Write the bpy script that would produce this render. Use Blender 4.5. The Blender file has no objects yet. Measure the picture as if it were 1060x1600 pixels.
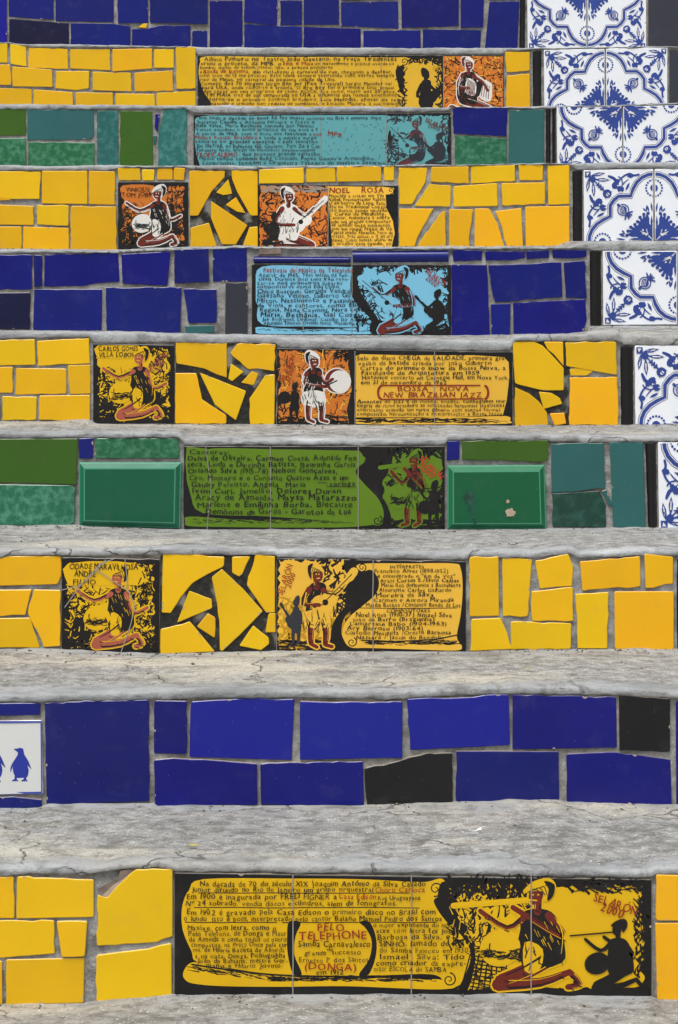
import bpy, math, random
from mathutils import Vector, noise
from mathutils.geometry import tessellate_polygon

R = math.radians
sc = bpy.context.scene
col = sc.collection

# ------------------------------------------------------------------ camera
W, H, F = 1060.0, 1600.0, 3400.0          # the photograph's frame and focal length in its pixels
CAMZ = 1.24
PITCH = math.atan((800 - 390) / F)
cam_d = bpy.data.cameras.new('camera')
cam = bpy.data.objects.new('camera', cam_d)
col.objects.link(cam)
cam.location = (0, 0, CAMZ)
cam.rotation_euler = (R(90) - PITCH, 0, 0)
cam_d.sensor_fit = 'VERTICAL'
cam_d.sensor_height = 24.0
cam_d.lens = 24.0 * F / H
cam_d.clip_start = 0.05
cam_d.clip_end = 500
sc.camera = cam

# ------------------------------------------------------------------ light (overcast)
SUN_EL, SUN_AZ = 66, 205                  # sun high, a little left of and behind the camera
world = bpy.data.worlds.new('World')
sc.world = world
world.use_nodes = True
wn = world.node_tree.nodes
wl = world.node_tree.links
sky = wn.new('ShaderNodeTexSky')
sky.sky_type = 'NISHITA'
sky.sun_disc = False
sky.sun_elevation = R(SUN_EL)
sky.sun_rotation = R(SUN_AZ)
sky.dust_density = 6.0
sky.air_density = 1.0
hs = wn.new('ShaderNodeHueSaturation')
hs.inputs['Saturation'].default_value = 0.22
wl.new(sky.outputs[0], hs.inputs['Color'])
wl.new(hs.outputs[0], wn['Background'].inputs['Color'])
wn['Background'].inputs['Strength'].default_value = 0.13
sun_d = bpy.data.lights.new('sun', 'SUN')
sun_d.energy = 1.65
sun_d.angle = R(24)
sun_d.color = (1.0, 0.97, 0.93)
sun = bpy.data.objects.new('sun', sun_d)
col.objects.link(sun)
_a = R(SUN_AZ)
_dir = Vector((math.sin(_a) * math.cos(R(SUN_EL)), math.cos(_a) * math.cos(R(SUN_EL)), math.sin(R(SUN_EL))))
sun.rotation_euler = _dir.to_track_quat('Z', 'Y').to_euler()
sun.location = _dir * 20
vs = sc.view_settings
vs.view_transform = 'Standard'
vs.look = 'None'
vs.exposure = 0.15
vs.gamma = 1.0
vs.use_curve_mapping = False

# ------------------------------------------------------------------ measured geometry of the stair
# tile edge 0.15 m; INV[n] = 0.15 m per pixel count of one tile on riser n (bottom to top)
INV = {0: .00465, 1: .00535, 2: .00606, 3: .00677, 4: .00741, 5: .00803, 6: .00861, 7: .00917, 8: .00972, 9: .0103, 10: .0108, 11: .0114}
CP, SP = math.cos(PITCH), math.sin(PITCH)

def ray(u, v):
    a, b = (u - W / 2) / F, (H / 2 - v) / F
    return (a, CP + b * SP, b * CP - SP)          # direction with unit depth along the lens axis

MIDV = {0: 1800, 1: 1460, 2: 1175, 3: 943, 4: 757, 5: 600, 6: 455, 7: 323, 8: 214, 9: 120, 10: 25, 11: -75}
D = {n: ray(530, MIDV[n])[1] * (F * 0.15 * INV[n]) for n in INV}     # distance of riser n

def P(n, u, v, dy=0.0):
    """point of riser plane n (metres) that was measured at pixel u, v; dy > 0 stands proud of it"""
    d = ray(u, v)
    t = D[n] / d[1]
    return (d[0] * t, D[n] - dy, CAMZ + d[2] * t)

def pix(n):                                   # metres per pixel on riser n
    return D[n] / F

def U(n, x, v):                               # pixel column of world x on riser n
    d = ray(530, v)
    return W / 2 + x * F * d[1] / D[n]

def lerp_line(line, u):
    if u <= line[0][0]: return line[0][1]
    for (x0, y0), (x1, y1) in zip(line, line[1:]):
        if u <= x1: return y0 + (y1 - y0) * (u - x0) / max(1e-6, x1 - x0)
    return line[-1][1]

def L(*a): return [(a[i], a[i + 1]) for i in range(0, len(a), 2)]

TOP = {
 0: L(-400, 1695, 1500, 1700),
 1: L(-400, 1364, 150, 1366, 190, 1358, 268, 1357, 275, 1362, 640, 1364, 1016, 1372, 1026, 1366, 1400, 1368),
 2: L(-400, 1099, 70, 1097, 240, 1093, 450, 1090, 630, 1093, 640, 1090, 800, 1084, 960, 1086, 1060, 1092, 1400, 1092),
 3: L(-400, 868, 95, 869, 250, 867, 300, 866, 430, 868, 433, 871, 728, 875, 735, 870, 830, 872, 890, 865, 905, 873, 1000, 867, 1060, 870, 1400, 870),
 4: L(-400, 685, 280, 684, 290, 695, 695, 695, 700, 688, 855, 688, 862, 691, 1060, 690, 1400, 690),
 5: L(-400, 531, 140, 527, 148, 536, 275, 535, 430, 537, 440, 544, 798, 549, 803, 533, 965, 533, 972, 540, 1400, 541),
 6: L(-400, 397, 185, 395, 270, 391, 390, 387, 398, 389, 700, 390, 916, 389, 925, 392, 1400, 393),
 7: L(-400, 268, 180, 266, 188, 262, 290, 262, 300, 265, 400, 265, 620, 260, 890, 257, 900, 265, 1060, 262, 1400, 262),
 8: L(-400, 169, 150, 171, 290, 170, 303, 177, 700, 174, 707, 168, 850, 170, 1060, 163, 1400, 160),
 9: L(-400, 67, 15, 68, 50, 74, 300, 74, 310, 86, 690, 85, 785, 85, 792, 80, 850, 77, 1040, 74, 1400, 73),
 10: L(-400, -25, 1400, -22),
 11: L(-400, -112, 1400, -110),
}
BOT = {
 0: L(-400, 1925, 1500, 1925),
 1: L(-400, 1572, 130, 1569, 150, 1565, 270, 1555, 640, 1554, 1020, 1557, 1030, 1563, 1400, 1565),
 2: L(-400, 1266, 60, 1263, 73, 1257, 240, 1256, 245, 1260, 570, 1259, 700, 1254, 870, 1250, 890, 1255, 1060, 1258, 1400, 1258),
 3: L(-400, 1014, 95, 1015, 250, 1022, 430, 1018, 728, 1019, 800, 1016, 1060, 1015, 1400, 1015),
 4: L(-400, 821, 120, 822, 285, 828, 700, 828, 1060, 825, 1400, 826),
 5: L(-400, 658, 140, 659, 150, 663, 430, 664, 800, 666, 1060, 664, 1400, 664),
 6: L(-400, 514, 160, 518, 390, 524, 700, 525, 916, 522, 925, 510, 1400, 509),
 7: L(-400, 387, 180, 391, 300, 386, 620, 386, 890, 385, 912, 377, 1400, 375),
 8: L(-400, 258, 300, 258, 700, 258, 850, 254, 1060, 253, 1400, 252),
 9: L(-400, 157, 120, 163, 305, 164, 690, 167, 830, 166, 1060, 161, 1400, 160),
 10: L(-400, 65, 110, 68, 330, 73, 810, 74, 1060, 75, 1400, 75),
 11: L(-400, -30, 1400, -28),
}
LIP = {0: 14, 1: 13, 2: 13, 3: 11, 4: 9, 5: 8, 6: 6, 7: 5, 8: 6, 9: 7, 10: 5, 11: 6}

def liptop(n, u):
    """height line of the cement nosing above the tiles"""
    vt = lerp_line(TOP[n], u)
    v = vt - LIP[n]
    if n >= 5 and n < 11:
        vb = lerp_line(BOT[n + 1], u) + 0.6
        v = max(vt - 17, min(vt - 2.0, vb))
    return v

# ------------------------------------------------------------------ materials
def lin(*c):
    return tuple(((x / 255) / 12.92 if x / 255 <= .04045 else ((x / 255 + .055) / 1.055) ** 2.4) for x in c)

M = {}

def nodes(name):
    m = bpy.data.materials.new(name)
    m.use_nodes = True
    t = m.node_tree
    return m, t.nodes, t.links, t.nodes['Principled BSDF']

def glaze(name, rgb, var=.12, rough=.22, mott=None, mscale=70, coat=.0, speck=.35, hue=.01):
    m, n, l, b = nodes(name)
    c = lin(*rgb)
    tc = n.new('ShaderNodeTexCoord')
    oi = n.new('ShaderNodeObjectInfo')
    ad = n.new('ShaderNodeVectorMath'); ad.operation = 'MULTIPLY_ADD'
    cb = n.new('ShaderNodeCombineXYZ')
    l.new(oi.outputs['Random'], cb.inputs[0]); l.new(oi.outputs['Random'], cb.inputs[2])
    l.new(cb.outputs[0], ad.inputs[0]); ad.inputs[1].default_value = (17, 17, 17)
    l.new(tc.outputs['Object'], ad.inputs[2])
    vec = ad.outputs[0]
    base = n.new('ShaderNodeRGB'); base.outputs[0].default_value = (*c, 1)
    cur = base.outputs[0]
    if mott:
        nz = n.new('ShaderNodeTexNoise'); nz.inputs['Scale'].default_value = mscale
        nz.inputs['Detail'].default_value = 3; nz.inputs['Roughness'].default_value = .6
        l.new(vec, nz.inputs['Vector'])
        rp = n.new('ShaderNodeValToRGB')
        rp.color_ramp.elements[0].position = .44; rp.color_ramp.elements[1].position = .8
        l.new(nz.outputs[0], rp.inputs[0])
        mx = n.new('ShaderNodeMix'); mx.data_type = 'RGBA'
        l.new(rp.outputs[0], mx.inputs[0]); l.new(cur, mx.inputs[6])
        mx.inputs[7].default_value = (*lin(*mott), 1)
        cur = mx.outputs[2]
    # slow glaze variation and one tint per tile
    nz = n.new('ShaderNodeTexNoise'); nz.inputs['Scale'].default_value = 9; nz.inputs['Detail'].default_value = 4
    l.new(vec, nz.inputs['Vector'])
    mr = n.new('ShaderNodeMapRange'); mr.inputs['From Min'].default_value = .3; mr.inputs['From Max'].default_value = .7
    mr.inputs['To Min'].default_value = 1 - var * .6; mr.inputs['To Max'].default_value = 1 + var * .5
    l.new(nz.outputs[0], mr.inputs[0])
    mo = n.new('ShaderNodeMapRange'); mo.inputs['To Min'].default_value = 1 - var; mo.inputs['To Max'].default_value = 1 + var * .6
    l.new(oi.outputs['Random'], mo.inputs[0])
    mm = n.new('ShaderNodeMath'); mm.operation = 'MULTIPLY'
    l.new(mr.outputs[0], mm.inputs[0]); l.new(mo.outputs[0], mm.inputs[1])
    h = n.new('ShaderNodeHueSaturation')
    mh = n.new('ShaderNodeMapRange'); mh.inputs['To Min'].default_value = .5 - hue; mh.inputs['To Max'].default_value = .5 + hue
    fr = n.new('ShaderNodeMath'); fr.operation = 'FRACT'; f7 = n.new('ShaderNodeMath'); f7.operation = 'MULTIPLY'; f7.inputs[1].default_value = 7.31
    l.new(oi.outputs['Random'], f7.inputs[0]); l.new(f7.outputs[0], fr.inputs[0]); l.new(fr.outputs[0], mh.inputs[0])
    l.new(mh.outputs[0], h.inputs['Hue']); l.new(mm.outputs[0], h.inputs['Value']); l.new(cur, h.inputs['Color'])
    cur = h.outputs[0]
    # grime smears and tiny dust specks lying on the glaze
    dz = n.new('ShaderNodeTexNoise'); dz.inputs['Scale'].default_value = 22; dz.inputs['Detail'].default_value = 6; dz.inputs['Roughness'].default_value = .7
    l.new(vec, dz.inputs['Vector'])
    dr = n.new('ShaderNodeMapRange'); dr.inputs['From Min'].default_value = .55; dr.inputs['From Max'].default_value = .85; dr.inputs['To Max'].default_value = .13
    l.new(dz.outputs[0], dr.inputs[0])
    dm = n.new('ShaderNodeMix'); dm.data_type = 'RGBA'
    l.new(dr.outputs[0], dm.inputs[0]); l.new(cur, dm.inputs[6]); dm.inputs[7].default_value = (.20, .19, .175, 1)
    vo = n.new('ShaderNodeTexVoronoi'); vo.inputs['Scale'].default_value = 75; l.new(vec, vo.inputs['Vector'])
    sp = n.new('ShaderNodeMapRange'); sp.inputs['From Min'].default_value = .05; sp.inputs['From Max'].default_value = .03
    sp.inputs['To Max'].default_value = speck
    l.new(vo.outputs['Distance'], sp.inputs[0])
    sm = n.new('ShaderNodeMix'); sm.data_type = 'RGBA'
    l.new(sp.outputs[0], sm.inputs[0]); l.new(dm.outputs[2], sm.inputs[6]); sm.inputs[7].default_value = (.45, .43, .4, 1)
    l.new(sm.outputs[2], b.inputs['Base Color'])
    rr = n.new('ShaderNodeMapRange'); rr.inputs['To Min'].default_value = rough - .06; rr.inputs['To Max'].default_value = rough + .16
    l.new(dz.outputs[0], rr.inputs[0]); l.new(rr.outputs[0], b.inputs['Roughness'])
    bp = n.new('ShaderNodeBump'); bp.inputs['Strength'].default_value = .12; bp.inputs['Distance'].default_value = .004
    l.new(nz.outputs[0], bp.inputs['Height']); l.new(bp.outputs[0], b.inputs['Normal'])
    b.inputs['Specular IOR Level'].default_value = .45
    M[name] = m
    return m

def plain(name, rgb, rough=.5, var=.15, scale=120):
    m, n, l, b = nodes(name)
    tc = n.new('ShaderNodeTexCoord')
    nz = n.new('ShaderNodeTexNoise'); nz.inputs['Scale'].default_value = scale; nz.inputs['Detail'].default_value = 4
    l.new(tc.outputs['Object'], nz.inputs['Vector'])
    mr = n.new('ShaderNodeMapRange'); mr.inputs['From Min'].default_value = .3; mr.inputs['From Max'].default_value = .7
    mr.inputs['To Min'].default_value = 1 - var; mr.inputs['To Max'].default_value = 1 + var
    l.new(nz.outputs[0], mr.inputs[0])
    h = n.new('ShaderNodeHueSaturation'); h.inputs['Color'].default_value = (*lin(*rgb), 1)
    l.new(mr.outputs[0], h.inputs['Value']); l.new(h.outputs[0], b.inputs['Base Color'])
    b.inputs['Roughness'].default_value = rough
    M[name] = m
    return m

glaze('yellow', (231, 181, 5), .10, .26, hue=.009, speck=.15)
glaze('yellow_orange', (242, 177, 10), .04, .3, hue=.004, speck=.15)
glaze('navy', (8, 19, 113), .2, .18, hue=.004)
glaze('dark_navy', (14, 16, 62), .2, .2)
glaze('blue', (18, 26, 140), .06, .18, hue=.003)
glaze('black', (21, 20, 23), .2, .25)
glaze('charcoal', (52, 54, 66), .15, .3)
glaze('teal', (42, 98, 98), .12, .25)
glaze('olive', (58, 97, 22), .1, .25)
glaze('moss_green', (34, 104, 72), .12, .2, mott=(92, 152, 124), mscale=85)
glaze('blue_green', (38, 104, 98), .12, .2, mott=(84, 142, 140), mscale=70)
glaze('dark_green', (24, 66, 56), .1, .2, mott=(50, 98, 86), mscale=60)
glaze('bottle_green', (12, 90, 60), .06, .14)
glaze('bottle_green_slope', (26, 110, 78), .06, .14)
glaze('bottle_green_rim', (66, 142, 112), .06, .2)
glaze('white', (242, 246, 251), .03, .2, hue=0, speck=.1)
glaze('grey_white', (216, 218, 216), .03, .25, hue=0, speck=.1)
glaze('ink', (19, 18, 20), .25, .3)
plain('bisque', (176, 160, 138), .9)
plain('old_bisque', (122, 106, 96), .9, .35, 90)
plain('soil_grout', (40, 39, 35), .95, .6, 160)
def _patches():
    m = M['soil_grout']; n, l = m.node_tree.nodes, m.node_tree.links
    b = n['Principled BSDF']; src = b.inputs['Base Color'].links[0].from_socket
    g = n.new('ShaderNodeNewGeometry'); z = n.new('ShaderNodeTexNoise'); z.inputs['Scale'].default_value = 26; z.inputs['Detail'].default_value = 5
    l.new(g.outputs['Position'], z.inputs['Vector'])
    r = n.new('ShaderNodeMapRange'); r.inputs['From Min'].default_value = .54; r.inputs['From Max'].default_value = .66; r.inputs['To Max'].default_value = .8
    l.new(z.outputs[0], r.inputs[0])
    x = n.new('ShaderNodeMix'); x.data_type = 'RGBA'; l.new(r.outputs[0], x.inputs[0]); l.new(src, x.inputs[6]); x.inputs[7].default_value = (*lin(140, 138, 130), 1)
    l.new(x.outputs[2], b.inputs['Base Color'])
_patches()
plain('crack', (128, 124, 112), .9)
PA = {'p_black': (22, 20, 20), 'p_yellow': (234, 186, 8), 'p_mural9': (222, 176, 44), 'p_amber': (240, 188, 62), 'p_olive': (98, 134, 22),
      'p_blue': (122, 192, 222), 'p_teal': (98, 172, 178), 'p_red': (146, 40, 22), 'p_skin': (112, 36, 24), 'p_rose': (176, 92, 70),
      'p_white': (232, 230, 224), 'p_orange': (212, 120, 38), 'p_slate': (46, 50, 58), 'p_cobalt': (48, 72, 150), 'p_penguin': (36, 54, 158),
      'p_rim': (66, 84, 172), 'p_scarlet': (196, 62, 36), 'p_grey': (150, 146, 138), 'p_gold': (196, 146, 24), 'p_plum': (104, 52, 56)}
for k, v in PA.items(): glaze(k, v, .1, .3, hue=0, speck=.08)

def cement(name):
    """band attribute: 0 rough tread, 1 trowelled nosing, 2 grout of the riser"""
    m, n, l, b = nodes(name)
    g = n.new('ShaderNodeNewGeometry'); pos = g.outputs['Position']
    at = n.new('ShaderNodeAttribute'); at.attribute_name = 'band'
    def nz(scale, det=5, rough=.6, vec=pos):
        x = n.new('ShaderNodeTexNoise'); x.inputs['Scale'].default_value = scale
        x.inputs['Detail'].default_value = det; x.inputs['Roughness'].default_value = rough
        l.new(vec, x.inputs['Vector']); return x.outputs[0]
    def rng(src, a, bb, c=0., d=1.):
        x = n.new('ShaderNodeMapRange'); x.inputs['From Min'].default_value = a; x.inputs['From Max'].default_value = bb
        x.inputs['To Min'].default_value = c; x.inputs['To Max'].default_value = d; l.new(src, x.inputs[0]); return x.outputs[0]
    def mix(f, a, bb):
        x = n.new('ShaderNodeMix'); x.data_type = 'RGBA'
        for i, s in ((0, f), (6, a), (7, bb)):
            if isinstance(s, tuple): x.inputs[i].default_value = (*s, 1)
            elif isinstance(s, float): x.inputs[i].default_value = s
            else: l.new(s, x.inputs[i])
        return x.outputs[2]
    def math_(op, a, bb):
        x = n.new('ShaderNodeMath'); x.operation = op
        for i, s in enumerate((a, bb)):
            if isinstance(s, float): x.inputs[i].default_value = s
            else: l.new(s, x.inputs[i])
        return x.outputs[0]
    mp = n.new('ShaderNodeMapping'); mp.inputs['Scale'].default_value = (.35, 1, 1.2); l.new(pos, mp.inputs['Vector'])
    big = nz(7, 6, .62); streak = nz(14, 7, .7, mp.outputs[0]); fine = nz(190, 3, .7); mid = nz(42, 5, .65)
    warm = nz(4.2, 4, .55, mp.outputs[0])
    # rough tread: sandy and cool greys
    tread = mix(rng(mid, .35, .68), lin(116, 115, 112), lin(174, 174, 171))
    tread = mix(rng(warm, .52, .64, 0, .75), tread, lin(192, 187, 172))
    # aggregate
    vo = n.new('ShaderNodeTexVoronoi'); vo.inputs['Scale'].default_value = 210; l.new(pos, vo.inputs['Vector'])
    sepc = n.new('ShaderNodeSeparateColor'); l.new(vo.outputs['Color'], sepc.inputs[0])
    agg = math_('MULTIPLY', rng(vo.outputs['Distance'], .42, .3), rng(sepc.outputs[0], .8, .84))
    tread = mix(math_('MULTIPLY', agg, .5), tread, lin(232, 230, 222))
    agd = math_('MULTIPLY', rng(vo.outputs['Distance'], .5, .38), rng(sepc.outputs[0], .2, .16))
    tread = mix(math_('MULTIPLY', agd, .5), tread, lin(74, 72, 68))
    lip = mix(rng(streak, .34, .66), lin(122, 124, 125), lin(184, 187, 189))
    lip = mix(rng(warm, .54, .68, 0, .7), lip, lin(160, 157, 149))
    lip = mix(rng(mid, .58, .75, 0, .5), lip, lin(126, 125, 122))
    grout = mix(rng(mid, .3, .7), lin(108, 107, 104), lin(178, 178, 176))
    bnd = math_('ADD', at.outputs['Fac'], rng(big, .3, .7, -.5, .5))
    bnd = math_('ADD', bnd, rng(mid, .3, .7, -.3, .3))
    k1 = rng(bnd, .36, .66)
    cur = mix(k1, tread, lip)
    k2 = rng(at.outputs['Fac'], 1.4, 1.6)
    cur = mix(k2, cur, grout)
    # wear: dark stains with their own shape, cracks
    st = math_('MULTIPLY', rng(streak, .52, .66), rng(big, .40, .56))
    cur = mix(math_('MULTIPLY', st, .7), cur, lin(84, 82, 77))
    st2 = math_('MULTIPLY', rng(nz(23, 8, .75), .51, .62), rng(nz(3.1, 3, .5), .43, .56))
    cur = mix(math_('MULTIPLY', st2, .55), cur, lin(92, 90, 84))
    wv = n.new('ShaderNodeVectorMath'); wv.operation = 'MULTIPLY_ADD'
    nzc = n.new('ShaderNodeTexNoise'); nzc.inputs['Scale'].default_value = 16; nzc.inputs['Detail'].default_value = 5; l.new(pos, nzc.inputs['Vector'])
    l.new(nzc.outputs['Color'], wv.inputs[0]); wv.inputs[1].default_value = (.11, .11, .11); l.new(pos, wv.inputs[2])
    vc = n.new('ShaderNodeTexVoronoi'); vc.feature = 'DISTANCE_TO_EDGE'; vc.inputs['Scale'].default_value = 4.6; l.new(wv.outputs[0], vc.inputs['Vector'])
    ck = math_('MULTIPLY', rng(vc.outputs['Distance'], .011, .002), rng(warm, .50, .58))
    ck = math_('MULTIPLY', ck, rng(k2, 0, 1, 1, 0))
    cur = mix(math_('MULTIPLY', ck, .5), cur, lin(62, 60, 56))
    pit = rng(nz(330, 2, .5), .64, .72)
    cur = mix(math_('MULTIPLY', pit, .5), cur, lin(70, 68, 64))
    l.new(cur, b.inputs['Base Color'])
    b.inputs['Roughness'].default_value = .88
    b.inputs['Specular IOR Level'].default_value = .3
    hgt = math_('ADD', math_('MULTIPLY', mid, .5), math_('MULTIPLY', fine, .35))
    hgt = math_('SUBTRACT', hgt, math_('MULTIPLY', ck, .8))
    bp = n.new('ShaderNodeBump'); bp.inputs['Strength'].default_value = .9; bp.inputs['Distance'].default_value = .006
    l.new(hgt, bp.inputs['Height']); l.new(bp.outputs[0], b.inputs['Normal'])
    M[name] = m
cement('cement')

# ------------------------------------------------------------------ object helpers
ORG = {}

def link(name, verts, faces, mats, fm=None, parent=None, origin=None, smooth=False):
    """verts in world metres; the object sits at origin and hangs under parent"""
    if origin is None:
        k = len(verts)
        origin = Vector((sum(v[0] for v in verts) / k, sum(v[1] for v in verts) / k, sum(v[2] for v in verts) / k))
    origin = Vector(origin)
    me = bpy.data.meshes.new(name)
    me.from_pydata([(v[0] - origin.x, v[1] - origin.y, v[2] - origin.z) for v in verts], [], faces)
    for m in mats: me.materials.append(M[m])
    if fm: me.polygons.foreach_set('material_index', fm)
    if smooth: me.polygons.foreach_set('use_smooth', [True] * len(me.polygons))
    me.update()
    o = bpy.data.objects.new(name, me)
    col.objects.link(o)
    ORG[o.name] = origin
    if parent:
        o.parent = parent
        o.location = origin - ORG[parent.name]
    else:
        o.location = origin
    return o

def tag(o, label, cat=None, group=None, kind=None):
    o['label'] = label
    if cat: o['category'] = cat
    if group: o['group'] = group
    if kind: o['kind'] = kind
    return o

# ------------------------------------------------------------------ ground and steps
gv, gf = [], []
GN = 40
for j in range(GN + 1):
    for i in range(GN + 1):
        x = -60 + 120 * i / GN; y = -60 + 120 * j / GN
        gv.append((x, y, -0.02 + .01 * noise.noise(Vector((x * .3, y * .3, 0)))))
for j in range(GN):
    for i in range(GN):
        a = j * (GN + 1) + i
        gf.append((a, a + 1, a + GN + 2, a + GN + 1))
ground = link('ground', gv, gf, ['cement'], origin=(0, 0, 0))
ground['kind'] = 'structure'

XW = 1.75
NX = 760

def fbm(x, y, z, o=3):
    return noise.fractal(Vector((x, y, z)), 1.0, 2.0, o)

def make_step(n, label):
    v, f, band = [], [], []
    prof = None
    for i in range(NX + 1):
        x = -XW + 2 * XW * i / NX
        u = U(n, x, MIDV[n])
        zt = P(n, u, lerp_line(TOP[n], u))[2]
        zl = P(n, u, liptop(n, u))[2]
        zb = P(n, u, lerp_line(BOT[n], u))[2] - .05
        if n < 11:
            u2 = U(n + 1, x, MIDV[n + 1]); yb = D[n + 1]
            zn = P(n + 1, u2, lerp_line(BOT[n + 1], u2))[2] if n + 1 <= 6 else zl + .001
        else:
            yb = D[n] + .34; zn = zl
        y0 = D[n]
        zt += .0016 * fbm(x * 14, n, 3) + .0020 * fbm(x * 55, n, 5)
        zt -= .010 * max(0, fbm(x * 6, n, 41, 4) - .32)
        zl = max(zl + .0024 * fbm(x * 9, n, 7, 4) + .0012 * fbm(x * 50, n, 8, 3), zt + .0012)
        out = .0018 + .0020 * fbm(x * 13, n, 1) + .0016 * fbm(x * 60, n, 2)
        pts = []
        for k in range(15):                                  # grout plane of the riser
            t = k / 14
            pts.append((y0 + .0024 + .0013 * fbm(x * 45, t * 7, n) + .0009 * fbm(x * 8, t * 2, n), zb + (zt - zb) * t, 2.0))
        h = zl - zt
        r1, r2 = .0022 * fbm(x * 75, n, 21), .0028 * fbm(x * 30, n, 25)
        pts.append((y0 - .5 * out, zt + .04 * h, 1.25))
        pts.append((y0 - out, zt + .18 * h, 1.1))
        pts.append((y0 - out + r1, zt + .45 * h, 1.05))
        pts.append((y0 - out * .8 + r2, zt + .7 * h, 1.0))
        pts.append((y0 + .0015 + r1, zt + .9 * h, 1.0))
        pts.append((y0 + .009, zl, 1.0))
        K = 26
        depth = yb - y0
        for k in range(1, K + 1):
            t = k / K
            y = y0 + .009 + (depth - .009) * t
            amp = min(1, (1 - t) * 6)
            z = zl + (zn - zl) * t + amp * (.0026 * fbm(x * 7, y * 9, n, 4) + .0014 * fbm(x * 45, y * 45, n, 3))
            if t > .93: z += (t - .93) / .07 * (.0012 * (1 + fbm(x * 30, n, 9)) + .007 * max(0, fbm(x * 7, n, 43, 4) - .2))
            bnd = 1.0 - (y - y0) / (.085 + .05 * fbm(x * 3, n, 31)) if t < .75 else 0.0
            if t > .8: bnd = (t - .8) / .2 * .75
            pts.append((y, z, max(0, bnd)))
        pts.append((yb + .02, zn, .6))
        prof = len(pts)
        for (py, pz, pb) in pts:
            v.append((x, py, pz)); band.append(pb)
    for i in range(NX):
        for k in range(prof - 1):
            a = i * prof + k
            f.append((a, a + prof, a + prof + 1, a + 1))
    base = (0, D[n], P(n, 530, lerp_line(BOT[n], 530))[2])
    # close the ends so that the step is a solid block
    for i in (0, NX):
        bi = len(v); x = -XW if i == 0 else XW
        v.append((x, v[i * prof + prof - 1][1], v[i * prof][2])); band.append(2.0)
        ring = [i * prof + k for k in range(prof)] + [bi]
        f.append(ring if i else ring[::-1])
    o = link('stair_step', v, f, ['cement'], origin=base, smooth=True)
    at = o.data.attributes.new('band', 'FLOAT', 'POINT')
    at.data.foreach_set('value', band)
    tag(o, label, 'step', 'tiled steps of the staircase')
    return o

LABELS = {
 0: 'lowest cement step with plain olive tiles on its riser',
 1: 'step with wide yellow mural about the samba song of 1912 on its riser',
 2: 'step with plain blue, navy and black tiles and the white penguin tile',
 3: 'yellow step with guitar player mural listing interpreters and composers',
 4: 'green step with olive singers mural between two raised bottle green tiles',
 5: 'yellow step with bossa nova mural and drum player on its riser',
 6: 'navy step with light blue music festivals mural on its riser',
 7: 'yellow step with orange pictures and small scroll headed in red capitals',
 8: 'green and teal step with faded turquoise mural on its riser',
 9: 'yellow step with long dull yellow text mural and accordion picture',
 10: 'navy tiled step above the long dull yellow text mural',
 11: 'topmost yellow tiled step above the navy one',
}
STEP = {n: make_step(n, LABELS[n]) for n in sorted(INV)}

# ------------------------------------------------------------------ tiles
rnd = random.Random(11)

def area(p):
    return .5 * sum(p[i][0] * p[(i + 1) % len(p)][1] - p[(i + 1) % len(p)][0] * p[i][1] for i in range(len(p)))

def rough_outline(p, n, cut=.5):
    """pixel polygon -> outline with nipped corners and slightly uneven cut edges"""
    if area(p) < 0: p = p[::-1]
    out = []
    m = len(p)
    px = .001 / pix(n)                        # pixels in a millimetre
    for i in range(m):
        a, b = Vector(p[i]), Vector(p[(i + 1) % m])
        ln = (b - a).length
        if ln < 1e-3: continue
        d = (b - a) / ln; nn = Vector((d.y, -d.x))
        amp = px * (rnd.uniform(.6, 1.5) if rnd.random() < cut else .15)
        c = min(ln * .2, px * rnd.uniform(.8, 2.2))
        out.append(a + d * c)
        k = min(9, int(ln / (px * 11)))
        for j in range(1, k):
            out.append(a + d * (ln * (j + rnd.uniform(-.25, .25)) / k) + nn * rnd.uniform(-amp, amp))
        out.append(b - d * c)
    return [(q.x, q.y) for q in out]

def inset(p, d):
    m = len(p); out = []
    for i in range(m):
        a, b, c = Vector(p[i - 1]), Vector(p[i]), Vector(p[(i + 1) % m])
        e1, e2 = (b - a), (c - b)
        if e1.length < 1e-6 or e2.length < 1e-6: out.append(p[i]); continue
        e1.normalize(); e2.normalize()
        n1, n2 = Vector((-e1.y, e1.x)), Vector((-e2.y, e2.x))
        nn = n1 + n2
        if nn.length < .3: nn = n1
        nn.normalize()
        k = d / max(.5, nn.dot(n1))
        q = b + nn * k
        out.append((q.x, q.y))
    return out

def pts(a): return [(a[i], a[i + 1]) for i in range(0, len(a), 2)]

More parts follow.
